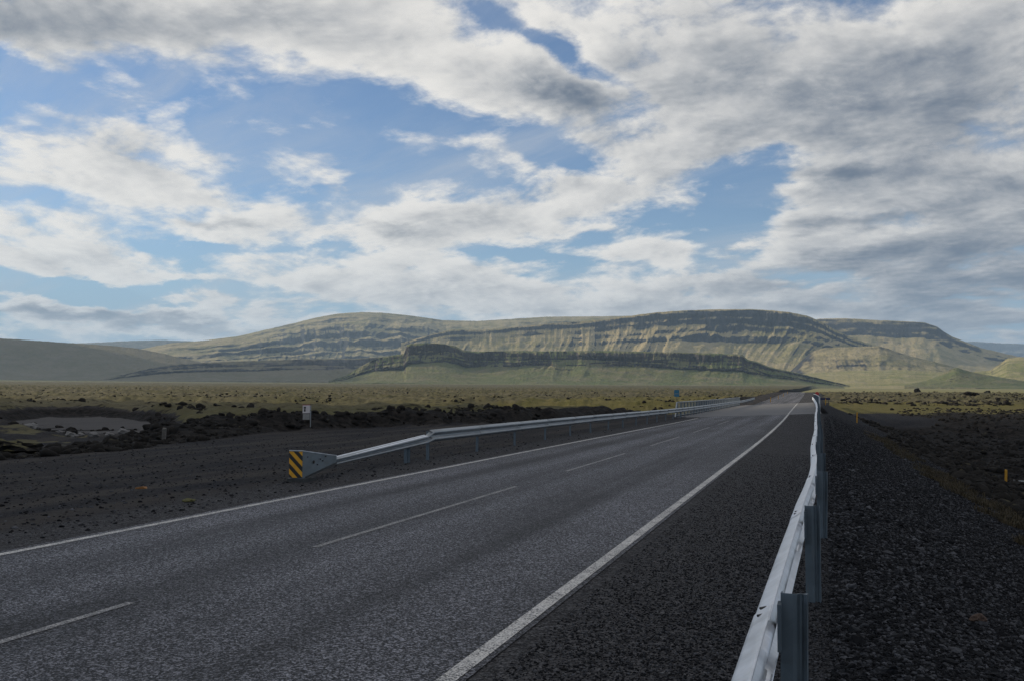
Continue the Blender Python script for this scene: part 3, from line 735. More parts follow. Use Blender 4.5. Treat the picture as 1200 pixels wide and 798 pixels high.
# ------------------------------------------------------------------ rocks (shared meshes)
def rock_mesh(name, seed, mat, sub=2, jag=0.35, flat=0.7):
    import bmesh
    bm = bmesh.new(); bmesh.ops.create_icosphere(bm, subdivisions=sub, radius=1.0)
    r = random.Random(seed); off = r.uniform(0, 50)
    for v in bm.verts:
        p = np.array(v.co); n = float(fbm(np.array([p[0]*1.3+off]), np.array([p[1]*1.3+p[2]*1.9-off]), 3, seed)[0])
        s = 1+jag*n*2.0; v.co = Vector((p[0]*s*r.uniform(0.93, 1.07), p[1]*s*r.uniform(0.93, 1.07), p[2]*s*flat))
    me = bpy.data.meshes.new(name); bm.to_mesh(me); bm.free(); me.materials.append(mat); return me
def place_rock(name, me, x, y, s, label, cat, group=None, sink=0.35, rz=None, sc=(1, 1, 1)):
    o = bpy.data.objects.new(name, me); link(o); o.location = (x, y, gz(x, y)+s*sc[2]*(0.7-sink)); o.scale = (s*sc[0], s*sc[1], s*sc[2])
    o.rotation_euler = (0, 0, rnd.uniform(0, 6.28) if rz is None else rz); tag(o, label, cat, group); return o
lavas = [rock_mesh("lava_block", 3+i, M['lava'], 3, 0.55, 0.75) for i in range(4)]
# rubble scattered over the lava (one mass, nobody could count it)
def rubble(name, n, region, smin, smax, label, mat, seed):
    import bmesh
    r = np.random.RandomState(seed)
    bm = bmesh.new(); bmesh.ops.create_icosphere(bm, subdivisions=2, radius=1.0)
    v0 = np.array([v.co[:] for v in bm.verts]); f0 = np.array([[w.index for w in f.verts] for f in bm.faces]); bm.free()
    XY = region(r, n); zz = land(XY[:, 0], XY[:, 1])[0]; s = smin*(smax/smin)**(r.rand(n)**1.6)
    v = np.repeat(v0[None], n, 0)
    for k in range(9):                                   # split faces
        nn = r.normal(size=(n, 3)); nn /= np.linalg.norm(nn, axis=1, keepdims=True); h = r.uniform(0.35, 0.8, n)
        d = np.einsum('ijk,ik->ij', v, nn)-h[:, None]; v = v-np.clip(d, 0, None)[..., None]*nn[:, None]
    v = v*(1+r.uniform(-0.1, 0.1, (n, len(v0), 1)))*np.stack([r.uniform(0.9, 1.5, n), r.uniform(0.7, 1.2, n), r.uniform(0.55, 1.0, n)], -1)[:, None]*s[:, None, None]
    a = r.uniform(0, 6.28, n); c_, s_ = np.cos(a)[:, None], np.sin(a)[:, None]
    v = np.stack([v[..., 0]*c_-v[..., 1]*s_+XY[:, :1], v[..., 0]*s_+v[..., 1]*c_+XY[:, 1:], v[..., 2]+zz[:, None]+s[:, None]*0.10], -1)
    f = (f0[None]+(np.arange(n)*len(v0))[:, None, None]).reshape(-1, 3)
    me = bpy.data.meshes.new(name); me.vertices.add(n*len(v0)); me.vertices.foreach_set('co', v.reshape(-1).astype(np.float32))
    me.loops.add(f.size); me.loops.foreach_set('vertex_index', f.reshape(-1).astype(np.int32)); me.polygons.add(len(f))
    me.polygons.foreach_set('loop_start', (np.arange(len(f))*3).astype(np.int32)); me.polygons.foreach_set('loop_total', np.full(len(f), 3, np.int32))
    me.update(calc_edges=True); me.materials.append(mat)
    return tag(link(bpy.data.objects.new(name, me)), label, None, kind="stuff")
def polar(r, n, x0, x1, d0, d1):
    b0, b1 = bearing(x0, 450)[0], bearing(x1, 450)[0]
    a = r.uniform(b0, b1, n); d = d0*(d1/d0)**r.rand(n); return np.stack([d*np.sin(a), d*np.cos(a)], -1)
def pick(n_, gen, test):
    out = []
    def f(r, n):
        got = np.zeros((0, 2))
        while len(got) < n:
            c = gen(r, n*2); z_, zn = land(c[:, 0], c[:, 1]); got = np.concatenate([got, c[test(c, z_, zn)]])
        return got[:n]
    return f
rubble("lava_rubble", 6500, pick(0, lambda r, n: polar(r, n, -80, 900, 48, 900), lambda c, z, zn: (zn['moss'] > 0.5) & (fbm(c[:, 0]/14, c[:, 1]/14, 3, 301)+0.4*fbm(c[:, 0]/70, c[:, 1]/70, 2, 303) > 0.10)), 0.06, 0.45, "black lava rubble strewn over the mossy plain", M['lava'], 5)
rubble("lava_rubble", 1500, pick(0, lambda r, n: polar(r, n, -80, 640, 27, 75), lambda c, z, zn: (zn['lava'] > 0.5)), 0.06, 0.30, "black lava rubble along the edge of the lay-by", M['lava_bare'], 6)
rubble("lava_rubble", 3200, pick(0, lambda r, n: polar(r, n, 985, 1280, 120, 900), lambda c, z, zn: (zn['moss'] > 0.4) & (fbm(c[:, 0]/16, c[:, 1]/16, 3, 305) > 0.05)), 0.10, 0.65, "dark lava rubble over the heath beyond the stream", M['lava'], 8)
rubble("lava_rubble", 4200, pick(0, lambda r, n: polar(r, n, 985, 1300, 28, 175), lambda c, z, zn: (zn['lava'] > 0.5)), 0.06, 0.32, "black wet-looking rocks filling the ditch below the gravel slope", M['lava_bare'], 9)

# named stones
place_rock("stone", rock_mesh("stone", 31, M['rust'], 3, 0.3, 0.8), 1.28, 9.6, 0.065, "single rusty brown stone lying on the dark gravel slope", "stone", None, 0.3)
pst = rock_mesh("pale_stone", 41, M['pale_stone'], 2, 0.35, 0.55)
for i, (px, py, s) in enumerate([(82, 515, .2), (88, 516, .14), (95, 515.5, .16), (110, 516.5, .2), (128, 516, .18), (145, 514, .24), (70, 512, .13), (30, 508, .22), (36, 508, .3)]):
    a, e = bearing(px, py); d = (1.75+0.25)/math.tan(-e); place_rock("stone", pst, d*math.sin(a), d*math.cos(a), s, "pale stone among the rubble between lay-by and sand hollow", "stone", "pale stones beside the sand hollow", 0.3)
for px, d, s, sc, lab in [(1075, 640, 1.5, (1.0, 1.0, 1.6), "pointed dark lava outcrop standing above the heath, the taller of two on the far edge"),
                          (1157, 690, 1.6, (1.3, 1.0, 0.9), "squat dark lava outcrop alone on the far edge of the heath"),
                          (1138, 330, 1.3, (1.7, 1.0, 0.75), "broad black lava outcrop in the middle of the rough heath beyond the stream"),
                          (6, 34.5, 0.55, (1.9, 1.2, 0.8), "dark mossy lava mound beside the grey sand hollow")]:
    a, e = bearing(px, 455); place_rock("lava_outcrop", lavas[int(px) % 4], d*math.sin(a), d*math.cos(a), s, lab, "outcrop", None, 0.35, 0.3, sc)
a, e = bearing(165, 571); d = 1.75/math.tan(-e)
scrap = MB().quadloft([[(-0.09, -0.04, 0.0), (0.10, -0.05, 0.0), (0.11, 0.05, 0.0), (-0.08, 0.06, 0.0)], [(-0.09, -0.03, 0.02), (0.03, -0.05, 0.045), (0.10, 0.05, 0.03), (-0.07, 0.06, 0.015)]], True, True).build("scrap", M['orange'])
scrap.location = (d*math.sin(a), d*math.cos(a), gz(d*math.sin(a), d*math.cos(a))+0.004); scrap.rotation_euler = (0, 0, 0.6); tag(scrap, "small crumpled orange scrap lying on the lay-by gravel", "litter")
a, e = bearing(221, 587); d = 1.75/math.tan(-e)
place_rock("moss_cushion", rock_mesh("moss_cushion", 51, M['moss_tuft'], 3, 0.3, 0.35), d*math.sin(a), d*math.cos(a), 0.09, "small yellow green moss cushion on the lay-by gravel", "moss", None, 0.5)

# ------------------------------------------------------------------ marker posts and signs
def at_ground(px, py):
    a, e = bearing(px, py); lo, hi = 3.0, 1500.0
    ds = np.exp(np.linspace(math.log(lo), math.log(hi), 1500)); zz = land(ds*math.sin(a), ds*math.cos(a))[0]
    k = np.argmax(1.75+ds*math.tan(e) <= zz); d = ds[k] if k > 0 else 200.0
    return d*math.sin(a), d*math.cos(a), float(zz[k])
x, y, z = at_ground(192, 515)
wp = MB().prism([(-0.07, -0.06), (0.07, -0.06), (0.07, 0.06), (-0.07, 0.06)], -0.3, 0.40)
wp.quadloft([[(-0.07, -0.06, 0.40), (0.07, -0.06, 0.40), (0.07, 0.06, 0.40), (-0.07, 0.06, 0.40)], [(-0.055, -0.045, 0.43), (0.055, -0.045, 0.42), (0.055, 0.045, 0.44), (-0.055, 0.045, 0.45)]], True, True)
o = wp.build("marker_post", M['wood']); o.location = (x, y, z); o.rotation_euler = (0.02, 0.03, 0.4); tag(o, "short weathered wooden post at the edge of the lay-by", "post")

x, y, z = at_ground(363, 500)
az_s = math.atan2(x, y)
sg = tag(empty("sign", (x, y, z), -az_s), "small white sign with black mark and grey plate on thin post", "sign")
MB().tube((0.03, 0.03, -0.3), (0.03, 0.03, 1.06), 0.024, n=10).build("post", M['galv'], sg)
pl = MB().box(-0.36, 0.0, -0.012, 0.0, 0.68, 1.07).build("sign_plate", M['white'], sg)
MB().box(-0.37, 0.01, -0.013, 0.001, 1.071, 1.10).build("red_band", M['pale_red'], pl)
MB().tube((-0.25, -0.0125, 0.955), (-0.25, -0.016, 0.955), 0.055, n=12).build("printed_mark", M['black'], pl)
MB().prism([(-0.295, -0.016), (-0.215, -0.016), (-0.215, -0.0125), (-0.295, -0.0125)], 0.76, 0.885).build("printed_mark", M['black'], pl)
MB().box(-0.35, -0.01, -0.012, 0.0, 0.36, 0.645).build("lower_plate", M['grey_sign'], sg)
MB().box(-0.30, 0.03, 0.001, 0.02, 0.80, 0.84).build("bracket", M['bolt'], sg)

def stake(px, d, h, lab, w=0.035):
    a, e = bearing(px, 480); x, y = d*math.sin(a), d*math.cos(a)
    o = MB().prism([(-w, -w*0.6), (w, -w*0.6), (w, w*0.6), (-w, w*0.6)], -0.3, h).quadloft([[(-w, -w*0.6, h), (w, -w*0.6, h), (w, w*0.6, h), (-w, w*0.6, h)], [(-w*0.8, -w*0.4, h+0.03), (w*0.8, -w*0.4, h+0.015), (w*0.8, w*0.4, h+0.015), (-w*0.8, w*0.4, h+0.03)]], True, True).build("marker_stake", M['yellow'])
    o.location = (x, y, gz(x, y)); o.rotation_euler = (0.02, 0.03, -a); tag(o, lab, "stake", "yellow marker stakes"); return o
x, y, z = at_ground(1177, 567); stake(1177, math.hypot(x, y), 0.62, "yellow marker stake at the foot of the gravel slope beside water", 0.05)
x, y, z = at_ground(1004, 495); stake(1004, math.hypot(x, y), 0.75, "yellow marker stake on the gravel bank across the ditch", 0.045)
stake(967.5, 150, 0.9, "yellow marker stake beyond the bridge beside the dark board", 0.05)
for px, d in ((903, 172), (912, 205), (918, 250), (923, 300)): stake(px, d, 0.95, "yellow edge stake on the verge left of the road past the bridge", 0.06)

x, y = 170.6*math.tan(bearing(793, 460)[0]), 170.6
d = math.hypot(x, y); e = bearing(793, 460.5)[1]; zc = 1.75+d*math.tan(e); zg = gz(x, y)
bs = tag(empty("sign", (x, y, zg), -math.atan2(x, y)), "blue upright road sign on a post across the mossy field", "sign")
MB().tube((0, 0.05, -0.3), (0, 0.05, zc-zg+0.45), 0.05, n=10).build("post", M['bolt'], bs)
pb = MB().box(-0.42, 0.42, -0.03, 0.0, zc-zg-0.58, zc-zg+0.58).build("sign_plate", M['blue'], bs)
MB().box(-0.3, 0.3, -0.034, -0.0305, zc-zg-0.12, zc-zg-0.02).build("printed_mark", M['grey_sign'], pb)

d = 165.0; a, e = bearing(957.5, 461); x, y = d*math.sin(a), d*math.cos(a); zg = gz(x, y); zc = 1.75+d*math.tan(e)
rs = tag(empty("sign", (x, y, zg), -a), "small red sign on a post beside the road past the bridge", "sign")
MB().tube((0, 0.04, -0.3), (0, 0.04, max(zc-zg, 0.8)), 0.05, n=8).build("post", M['bolt'], rs)
hz = max(zc-zg, 0.9)
MB().tube((0, -0.03, hz), (0, 0.0, hz), 0.30, n=20).build("sign_plate", M['red'], rs)
MB().box(-0.16, 0.16, -0.03, 0.0, hz-0.75, hz-0.36).build("lower_plate", M['navy'], rs)
d = 158.0; a, e = bearing(966, 467); x, y = d*math.sin(a), d*math.cos(a); zg = gz(x, y); zc = 1.75+d*math.tan(e)
nb = tag(empty("signboard", (x, y, zg), -a), "long low dark blue board on two posts right of the bridge", "signboard")
hz = max(zc-zg, 0.55)
MB().box(-0.85, 0.85, -0.03, 0.0, hz-0.18, hz+0.18).build("board", M['navy'], nb)
for xo in (-0.6, 0.6): MB().tube((xo, 0.04, -0.3), (xo, 0.04, hz+0.15), 0.04, n=8).build("post", M['bolt'], nb)

# ------------------------------------------------------------------ water in the ditch
wx, wy = 10.0, 52.0
ang = np.linspace(0, 2*math.pi, 48, endpoint=False)
rr_ = 1+0.25*fbm(np.cos(ang)*1.3+4, np.sin(ang)*1.3, 3, 77)
wv = [(wx+7.0*rr_[i]*math.cos(t), wy+6.5*rr_[i]*math.sin(t), -2.16) for i, t in enumerate(ang)]
tag(from_arrays("water", wv, [tuple(range(48))], M['water']), "small still pool in the stony ditch", None, kind="structure")

# ------------------------------------------------------------------ mountains
def mountain(name, crest, base_y, d_base, d_crest, mat, prof, gully=(0, 0, 0), ncol_px=1.3, rows=70, seed=1, rough=1.0, back=2500.0, label=None, skew=0.0, crag=0.0, lobes=(0, 1), wtop=1.05, jag=0.35, terr=None):
    """crest: surveyed skyline (px, py); prof: list of (run 0-1, rise 0-1) foot to crest;
    gully: (amplitude m, spacing m, sharpness) cut into the face; lobes: (amplitude m, spacing m)"""
    x0, x1 = crest[0][0], crest[-1][0]
    px = np.linspace(x0, x1, int((x1-x0)/ncol_px))
    py = np.interp(px, [c[0] for c in crest], [c[1] for c in crest])
    py = np.convolve(np.pad(py, 1, mode='edge'), np.ones(3)/3, 'valid')
    py = py+jag*fbm(px/9.0, 0*px+seed, 4, seed+80)*1.6
    by = np.interp(px, [c[0] for c in base_y], [c[1] for c in base_y])
    az = np.array([bearing(a, b)[0] for a, b in zip(px, py)]); el = np.array([bearing(a, b)[1] for a, b in zip(px, py)]); elb = np.array([bearing(a, b)[1] for a, b in zip(px, by)])
    zc = 1.75+d_crest*np.tan(el); zb = 1.75+d_base*np.tan(elb)
    zc = np.maximum(zc, zb+2)
    t = np.linspace(0, 1, rows); pr = np.array(prof)
    s = np.concatenate([[0], np.cumsum(np.hypot(np.diff(pr[:, 0])*1.2, np.diff(pr[:, 1])))]); s /= s[-1]
    Rn = np.interp(t, s, pr[:, 0]); Zn = np.interp(t, s, pr[:, 1])
    lat = az*d_crest
    L, T = np.meshgrid(lat, t); RN = Rn[:, None]+0*L; ZN = Zn[:, None]+0*L
    ZS = np.clip(ZN+0.10*fbm(L/900, ZN*1.1, 3, seed+44)*np.sin(np.pi*ZN)+0.03*fbm(L/140, ZN*3, 2, seed+45)*np.sin(np.pi*ZN), 0, 1)
    RN = np.interp(ZS, pr[:, 1], pr[:, 0])
    amp, sp, sharp = gully
    w = sstep(0.0, 0.22, ZN)*sstep(wtop, wtop*0.45, ZN)+0.12*np.sin(np.pi*ZN)
    g = 0
    if amp:
        u = L+skew*(1-ZN)*(zc-zb)[None]+sp*1.0*fbm(L/(sp*3.3), ZN*0.45+seed, 3, seed+90)
        ampm = np.clip(0.62+0.95*fbm(L/(sp*5.0), ZN*0.7, 2, seed+95), 0.12, 1.5)
        g1 = ridged(u/sp, ZN*0.4, 3, seed, 0.55)
        g2 = ridged(u/(sp*0.36)+40, ZN*0.8, 3, seed+70, 0.6)
        g = amp*ampm*(g1+0.38*g2)*w
    lb = lobes[0]*fbm(L/lobes[1], ZN*0.8+3, 3, seed+9)*(0.35+0.65*(1-ZN))*np.clip(1-ZN, 0.02, 1)**0.3 if lobes[0] else 0
    hz = (zc-zb)[None]
    wz = np.clip(np.sin(np.pi*np.clip(ZN, 0, 1)), 0, 1)
    noise = fbm(L/260, T*6, 6, seed+20, 0.6)*rough
    Rr = d_base+(d_crest-d_base)*RN-g-lb+noise*30*wz
    if terr:
        ph = ZN*terr[1]+0.55*fbm(L/700, ZN*1.2, 3, seed+60); fr = ph-np.floor(ph)
        Rr = Rr+terr[0]*(sstep(0.25, 0.9, fr)-fr)*sstep(terr[2], terr[2]+0.17, ZN)*sstep(1.0, 0.9, ZN)*np.clip(0.8+1.2*fbm(L/420, ZN*3, 2, seed+62), 0.1, 1.8)
    if crag:
        Rr = Rr-crag*(ridged(L/34, ZN*0.8, 3, seed+33, 0.65)+0.8*perlin(L/110, ZN*1.5, seed+35))*sstep(0.42, 0.60, ZN)*sstep(1.0, 0.93, ZN)
    Zz = zb[None]+hz*ZN+noise*0.05*hz*wz
    foot = np.zeros((1, len(px)))
    rowsR = np.concatenate([foot+d_base*0.985-0*L[:1], Rr, Rr[-1:]+back*0.15, Rr[-1:]+back], 0)
    rowsZ = np.concatenate([zb[None]-60, Zz, Zz[-1:]-4+fbm(lat/300, 0*lat, 3, seed+3)[None]*3, Zz[-1:]-hz*0.35], 0)
    P = np.stack([rowsR*np.sin(az)[None], rowsR*np.cos(az)[None], rowsZ], -1)
    o = grid_object(name, P, mat, True); tag(o, label, None, kind="structure"); return o

TALUS_CLIFF = [(0, 0), (0.28, 0.10), (0.57, 0.31), (0.78, 0.53), (0.80, 0.62), (0.82, 0.655), (0.875, 0.97), (1.0, 1.0)]
MESA = [(0, 0), (0.30, 0.10), (0.62, 0.30), (0.86, 0.52), (0.885, 0.66), (0.905, 0.70), (0.92, 0.86), (0.935, 0.985), (1.0, 1.0)]
STEPS = [(0, 0), (0.12, 0.03), (0.22, 0.13), (0.40, 0.19), (0.46, 0.31), (0.58, 0.36), (0.63, 0.50), (0.74, 0.56), (0.80, 0.72), (0.88, 0.84), (1.0, 1.0)]
SOFT = [(0, 0), (0.2, 0.06), (0.45, 0.26), (0.68, 0.55), (0.85, 0.82), (1.0, 1.0)]
GRASS, GRASS2, TANC, ROCK = (0.105, 0.112, 0.036), (0.165, 0.150, 0.060), (0.34, 0.285, 0.18), (0.036, 0.038, 0.044)
mm_far = mat_mountain("far_slopes", (0.10, 0.11, 0.09), (0.14, 0.14, 0.11), (0.07, 0.075, 0.085), (0.22, 0.21, 0.19), 0.006, 0.75)
mm_back = mat_mountain("upland_slopes", (0.17, 0.16, 0.065), (0.31, 0.26, 0.135), ROCK, TANC, 0.012, 0.88)
mm_cliff = mat_mountain("gullied_slopes", (0.20, 0.18, 0.078), (0.33, 0.27, 0.135), (0.036, 0.038, 0.044), (0.38, 0.31, 0.19), 0.014, 0.70, 0.07)
mm_mesa = mat_mountain("mesa_slopes", (0.095, 0.118, 0.040), (0.125, 0.128, 0.050), (0.062, 0.052, 0.048), (0.20, 0.17, 0.10), 0.02, 0.68, 0.07, 0.05)
mm_shade = mat_mountain("heath_slopes", (0.15, 0.14, 0.085), (0.18, 0.16, 0.10), (0.085, 0.078, 0.078), (0.20, 0.175, 0.125), 0.012, 0.80)
mm_low = mat_mountain("foothill_slopes", (0.17, 0.175, 0.052), (0.29, 0.255, 0.115), (0.07, 0.068, 0.06), (0.34, 0.29, 0.17), 0.012, 0.78)
mountain("mountain", [(1095, 404), (1120, 401), (1140, 400), (1170, 402), (1200, 403), (1260, 402), (1340, 404), (1600, 410), (1900, 430)], [(1095, 432), (1900, 436)], 21000, 23000, mm_far, MESA, (120, 900, 1), seed=51, label="distant blue mountain with small snow patches")
mountain("mountain", [(40, 406), (70, 403), (110, 401.5), (150, 399.5), (190, 398.5), (230, 400), (300, 404)], [(40, 430), (300, 430)], 12500, 14000, mm_far, STEPS, (60, 700, 1), seed=52, label="low distant ridge behind the left-hand hill")
mountain("mountain", [(120, 416), (170, 408), (200, 402), (240, 399), (280, 394), (310, 387), (340, 380), (370, 372.5), (395, 368), (425, 366), (450, 367), (480, 370), (520, 375.5), (560, 376.5), (600, 374), (640, 371.5), (700, 371), (760, 370), (820, 374)], [(120, 434), (400, 434), (820, 436)], 6900, 9600, mm_back, STEPS, (190, 480, 1), rows=170, seed=53, ncol_px=1.0, label="broad domed upland with stepped grassy ledges", lobes=(300, 1300), rough=1.8, terr=(150, 7.0, 0.03))
mountain("mountain", [(900, 392), (930, 381), (960, 374), (990, 373.5), (1030, 376), (1060, 377), (1082, 378), (1098, 383), (1106, 389), (1116, 395), (1130, 400), (1150, 408), (1180, 415), (1200, 419), (1240, 430), (1290, 440)], [(900, 440), (1290, 442)], 7200, 9200, mm_cliff, TALUS_CLIFF, (110, 520, 1), seed=54, label="flat topped mountain stepping down on the right", lobes=(220, 1200), terr=(25, 6.0, 0.30), rows=110)
mountain("mountain", [(470, 402), (500, 394), (515, 390), (530, 386.5), (560, 387), (590, 385), (618, 382), (640, 380), (680, 377), (700, 375.5), (735, 371), (770, 366.5), (800, 364.5), (830, 363), (880, 362.5), (905, 364), (925, 366), (945, 370), (962, 377), (975, 385), (1000, 397), (1030, 407), (1060, 420), (1085, 436)], [(470, 438), (800, 441), (1085, 443)], 5600, 7000, mm_cliff, TALUS_CLIFF, (170, 250, 1), rows=170, seed=55, label="great gullied basalt mountain with a long level top", skew=0.45, lobes=(300, 1500), wtop=0.80, crag=12, terr=(14, 9.0, 0.45), ncol_px=0.9)
mountain("hill", [(905, 446), (925, 436), (940, 422), (952, 412), (966, 407.5), (1000, 406.5), (1030, 405.5), (1042, 409), (1070, 418), (1100, 425), (1130, 433), (1160, 441)], [(905, 448), (1160, 448)], 5000, 5700, mm_back, SOFT, (45, 260, 1), seed=56, label="rounded shoulder hill in front of the right-hand mountain", lobes=(120, 700))
mountain("hill", [(850, 453), (900, 444), (950, 437), (1000, 434), (1060, 433), (1120, 437), (1160, 434), (1180, 420), (1195, 418), (1230, 420), (1320, 430), (1500, 446), (1700, 458)], [(850, 455.5), (1320, 460), (1700, 461)], 3300, 5200, mm_low, SOFT, (25, 320, 1), seed=57, label="sunlit green foothills under the right-hand mountains", lobes=(160, 800), rough=2.0)
mountain("hill", [(1060, 451), (1085, 446), (1100, 440), (1112, 434), (1121, 430), (1130, 433.5), (1150, 438), (1180, 443), (1200, 446), (1240, 451), (1270, 455)], [(1060, 453), (1270, 456)], 3500, 3900, mm_mesa, SOFT, (14, 160, 1), seed=58, label="small pointed hill rising from the pale plain")
mountain("hill", [(-900, 436), (-620, 410), (-380, 396), (-190, 392), (-120, 393), (-40, 395), (0, 396.5), (40, 399), (90, 402.5), (130, 405), (160, 408), (190, 414), (220, 421), (260, 430), (310, 440)], [(-900, 446), (-190, 444), (310, 446)], 5200, 6300, mm_shade, SOFT, (55, 420, 1), seed=59, label="long even ridge on the left lying in shadow", lobes=(140, 900))
mountain("hill", [(120, 444), (150, 437), (175, 431), (200, 427), (240, 424.5), (300, 422.5), (360, 420.5), (420, 420), (445, 418), (480, 415), (520, 420)], [(120, 446), (520, 447)], 4500, 5000, mm_shade, MESA, (30, 130, 1), seed=60, label="low dark escarpment running towards the mesa", crag=10, lobes=(80, 600))
mountain("mesa", [(385, 446), (405, 440), (425, 428), (440, 420), (462, 416), (474, 414.5), (476, 405), (481, 402.8), (500, 402), (520, 403), (535, 406), (543, 410.5), (560, 412), (600, 411), (640, 411.5), (700, 411), (760, 412), (840, 414), (870, 415.5), (876, 421), (888, 424), (902, 430), (940, 438), (985, 449), (1010, 455)], [(385, 448), (700, 451.5), (1010, 457)], 3300, 3900, mm_mesa, MESA, (34, 110, 1), rows=110, seed=61, wtop=0.9, label="long dark cliffed mesa with green scree and a raised knob", crag=30, skew=0.3, lobes=(110, 460), ncol_px=0.9, rough=1.5)

# ------------------------------------------------------------------ loose chippings and grass (uncountable)
def scatter_group(name, inst_scale, variants, seed):
    ng = bpy.data.node_groups.new(name, 'GeometryNodeTree')
    ng.interface.new_socket('Geometry', in_out='INPUT', socket_type='NodeSocketGeometry')
    ng.interface.new_socket('Geometry', in_out='OUTPUT', socket_type='NodeSocketGeometry')
    N, L = ng.nodes, ng.links
    gi = N.new('NodeGroupInput'); go = N.new('NodeGroupOutput'); jn = N.new('GeometryNodeJoinGeometry')
    for k in range(variants):
        di = N.new('GeometryNodeDistributePointsOnFaces'); di.distribute_method = 'RANDOM'
        at = N.new('GeometryNodeInputNamedAttribute'); at.data_type = 'FLOAT'; at.inputs['Name'].default_value = 'dens'
        L.new(gi.outputs[0], di.inputs['Mesh']); L.new(at.outputs[0], di.inputs['Density']); di.inputs['Seed'].default_value = seed+k
        ico = N.new('GeometryNodeMeshIcoSphere'); ico.inputs['Radius'].default_value = 1.0; ico.inputs['Subdivisions'].default_value = 2
        sp = N.new('GeometryNodeSetPosition'); L.new(ico.outputs['Mesh'], sp.inputs['Geometry'])
        nt = N.new('ShaderNodeTexNoise'); nt.inputs['Scale'].default_value = 0.9; nt.inputs['Detail'].default_value = 2.0
        ps = N.new('GeometryNodeInputPosition'); ad = N.new('ShaderNodeVectorMath'); ad.operation = 'ADD'; ad.inputs[1].default_value = (k*7.3+seed, k*3.1, 0)
        L.new(ps.outputs[0], ad.inputs[0]); L.new(ad.outputs[0], nt.inputs['Vector'])
        sb = N.new('ShaderNodeVectorMath'); sb.operation = 'SUBTRACT'; sb.inputs[1].default_value = (0.5, 0.5, 0.5); L.new(nt.outputs['Color'], sb.inputs[0])
        sc = N.new('ShaderNodeVectorMath'); sc.operation = 'SCALE'; sc.inputs['Scale'].default_value = 2.3; L.new(sb.outputs[0], sc.inputs[0])
        L.new(sc.outputs[0], sp.inputs['Offset'])
        sm = N.new('GeometryNodeSetMaterial'); sm.inputs['Material'].default_value = M['chip']; L.new(sp.outputs[0], sm.inputs['Geometry'])
        ip = N.new('GeometryNodeInstanceOnPoints'); L.new(di.outputs['Points'], ip.inputs['Points']); L.new(sm.outputs[0], ip.inputs['Instance'])
        rv = N.new('FunctionNodeRandomValue'); rv.data_type = 'FLOAT_VECTOR'; rv.inputs[1].default_value = (0.5, 0.5, 6.28); rv.inputs[0].default_value = (-0.5, -0.5, 0); rv.inputs['Seed'].default_value = k
        L.new(rv.outputs[0], ip.inputs['Rotation'])
        rs_ = N.new('FunctionNodeRandomValue'); rs_.data_type = 'FLOAT'; rs_.inputs[2].default_value = 0.0; rs_.inputs[3].default_value = 1.0; rs_.inputs['Seed'].default_value = 40+k
        pw = N.new('ShaderNodeMath'); pw.operation = 'POWER'; pw.inputs[1].default_value = 3.0; L.new(rs_.outputs[1], pw.inputs[0])
        mr = N.new('ShaderNodeMapRange'); mr.inputs['To Min'].default_value = inst_scale[0]; mr.inputs['To Max'].default_value = inst_scale[1]; L.new(pw.outputs[0], mr.inputs['Value'])
        cb = N.new('ShaderNodeCombineXYZ'); f2 = N.new('ShaderNodeMath'); f2.operation = 'MULTIPLY'; f2.inputs[1].default_value = 0.6; L.new(mr.outputs[0], f2.inputs[0])
        L.new(mr.outputs[0], cb.inputs[0]); L.new(mr.outputs[0], cb.inputs[1]); L.new(f2.outputs[0], cb.inputs[2]); L.new(cb.outputs[0], ip.inputs['Scale'])
        L.new(ip.outputs[0], jn.inputs[0])
    L.new(jn.outputs[0], go.inputs[0]); return ng
def chippings(name, label, xs, ys, dens, scale, seed):
    XX, YY = np.meshgrid(xs, ys); Zz, zn = land(XX, YY)
    o = grid_object(name, np.stack([XX, YY, Zz+0.002], -1)[:, ::1], M['chip'], False)
    dv = dens(XX, YY, zn).reshape(-1).astype(np.float32)
    at = o.data.attributes.new('dens', 'FLOAT', 'POINT'); at.data.foreach_set('value', dv)
    md = o.modifiers.new("scatter", 'NODES'); md.node_group = scatter_group(name, scale, 3, seed); tag(o, label, None, kind="stuff"); return o
chippings("gravel", "loose dark basalt gravel on the slope behind the guardrail", np.linspace(0.05, 6.5, 40), np.linspace(4.0, 82, 160),
          lambda X, Y, zn: np.clip(7200/np.clip(Y, 4, 90)-75, 28, 950)*sstep(82, 60, Y)*(zn['veg'] < 0.5)*(zn['lava'] < 0.6), (0.005, 0.026), 3)
chippings("gravel", "larger loose stones on the slope behind the guardrail", np.linspace(0.1, 5.5, 30), np.linspace(4.0, 42, 90),
          lambda X, Y, zn: np.clip(90/np.clip(Y, 4, 60), 0, 14)*(zn['veg'] < 0.5)*(zn['lava'] < 0.6), (0.018, 0.062), 33)
chippings("gravel", "fine dark chippings on the shoulder between edge line and guardrail", np.linspace(-1.95, 0.05, 12), np.linspace(4.5, 30, 70),
          lambda X, Y, zn: np.clip(6500/np.clip(Y, 4, 60)-180, 0, 800)*(0.45+0.55*np.clip((X+1.95)/1.2, 0, 1)), (0.004, 0.013), 13)
chippings("gravel", "coarse dark gravel spread over the lay-by", np.linspace(-22, -8.8, 50), np.linspace(7.5, 46, 90),
          lambda X, Y, zn: np.clip(300/np.clip(np.hypot(X, Y), 8, 60)-5, 0, 18)*(zn['lava'] < 0.4), (0.006, 0.035), 23)

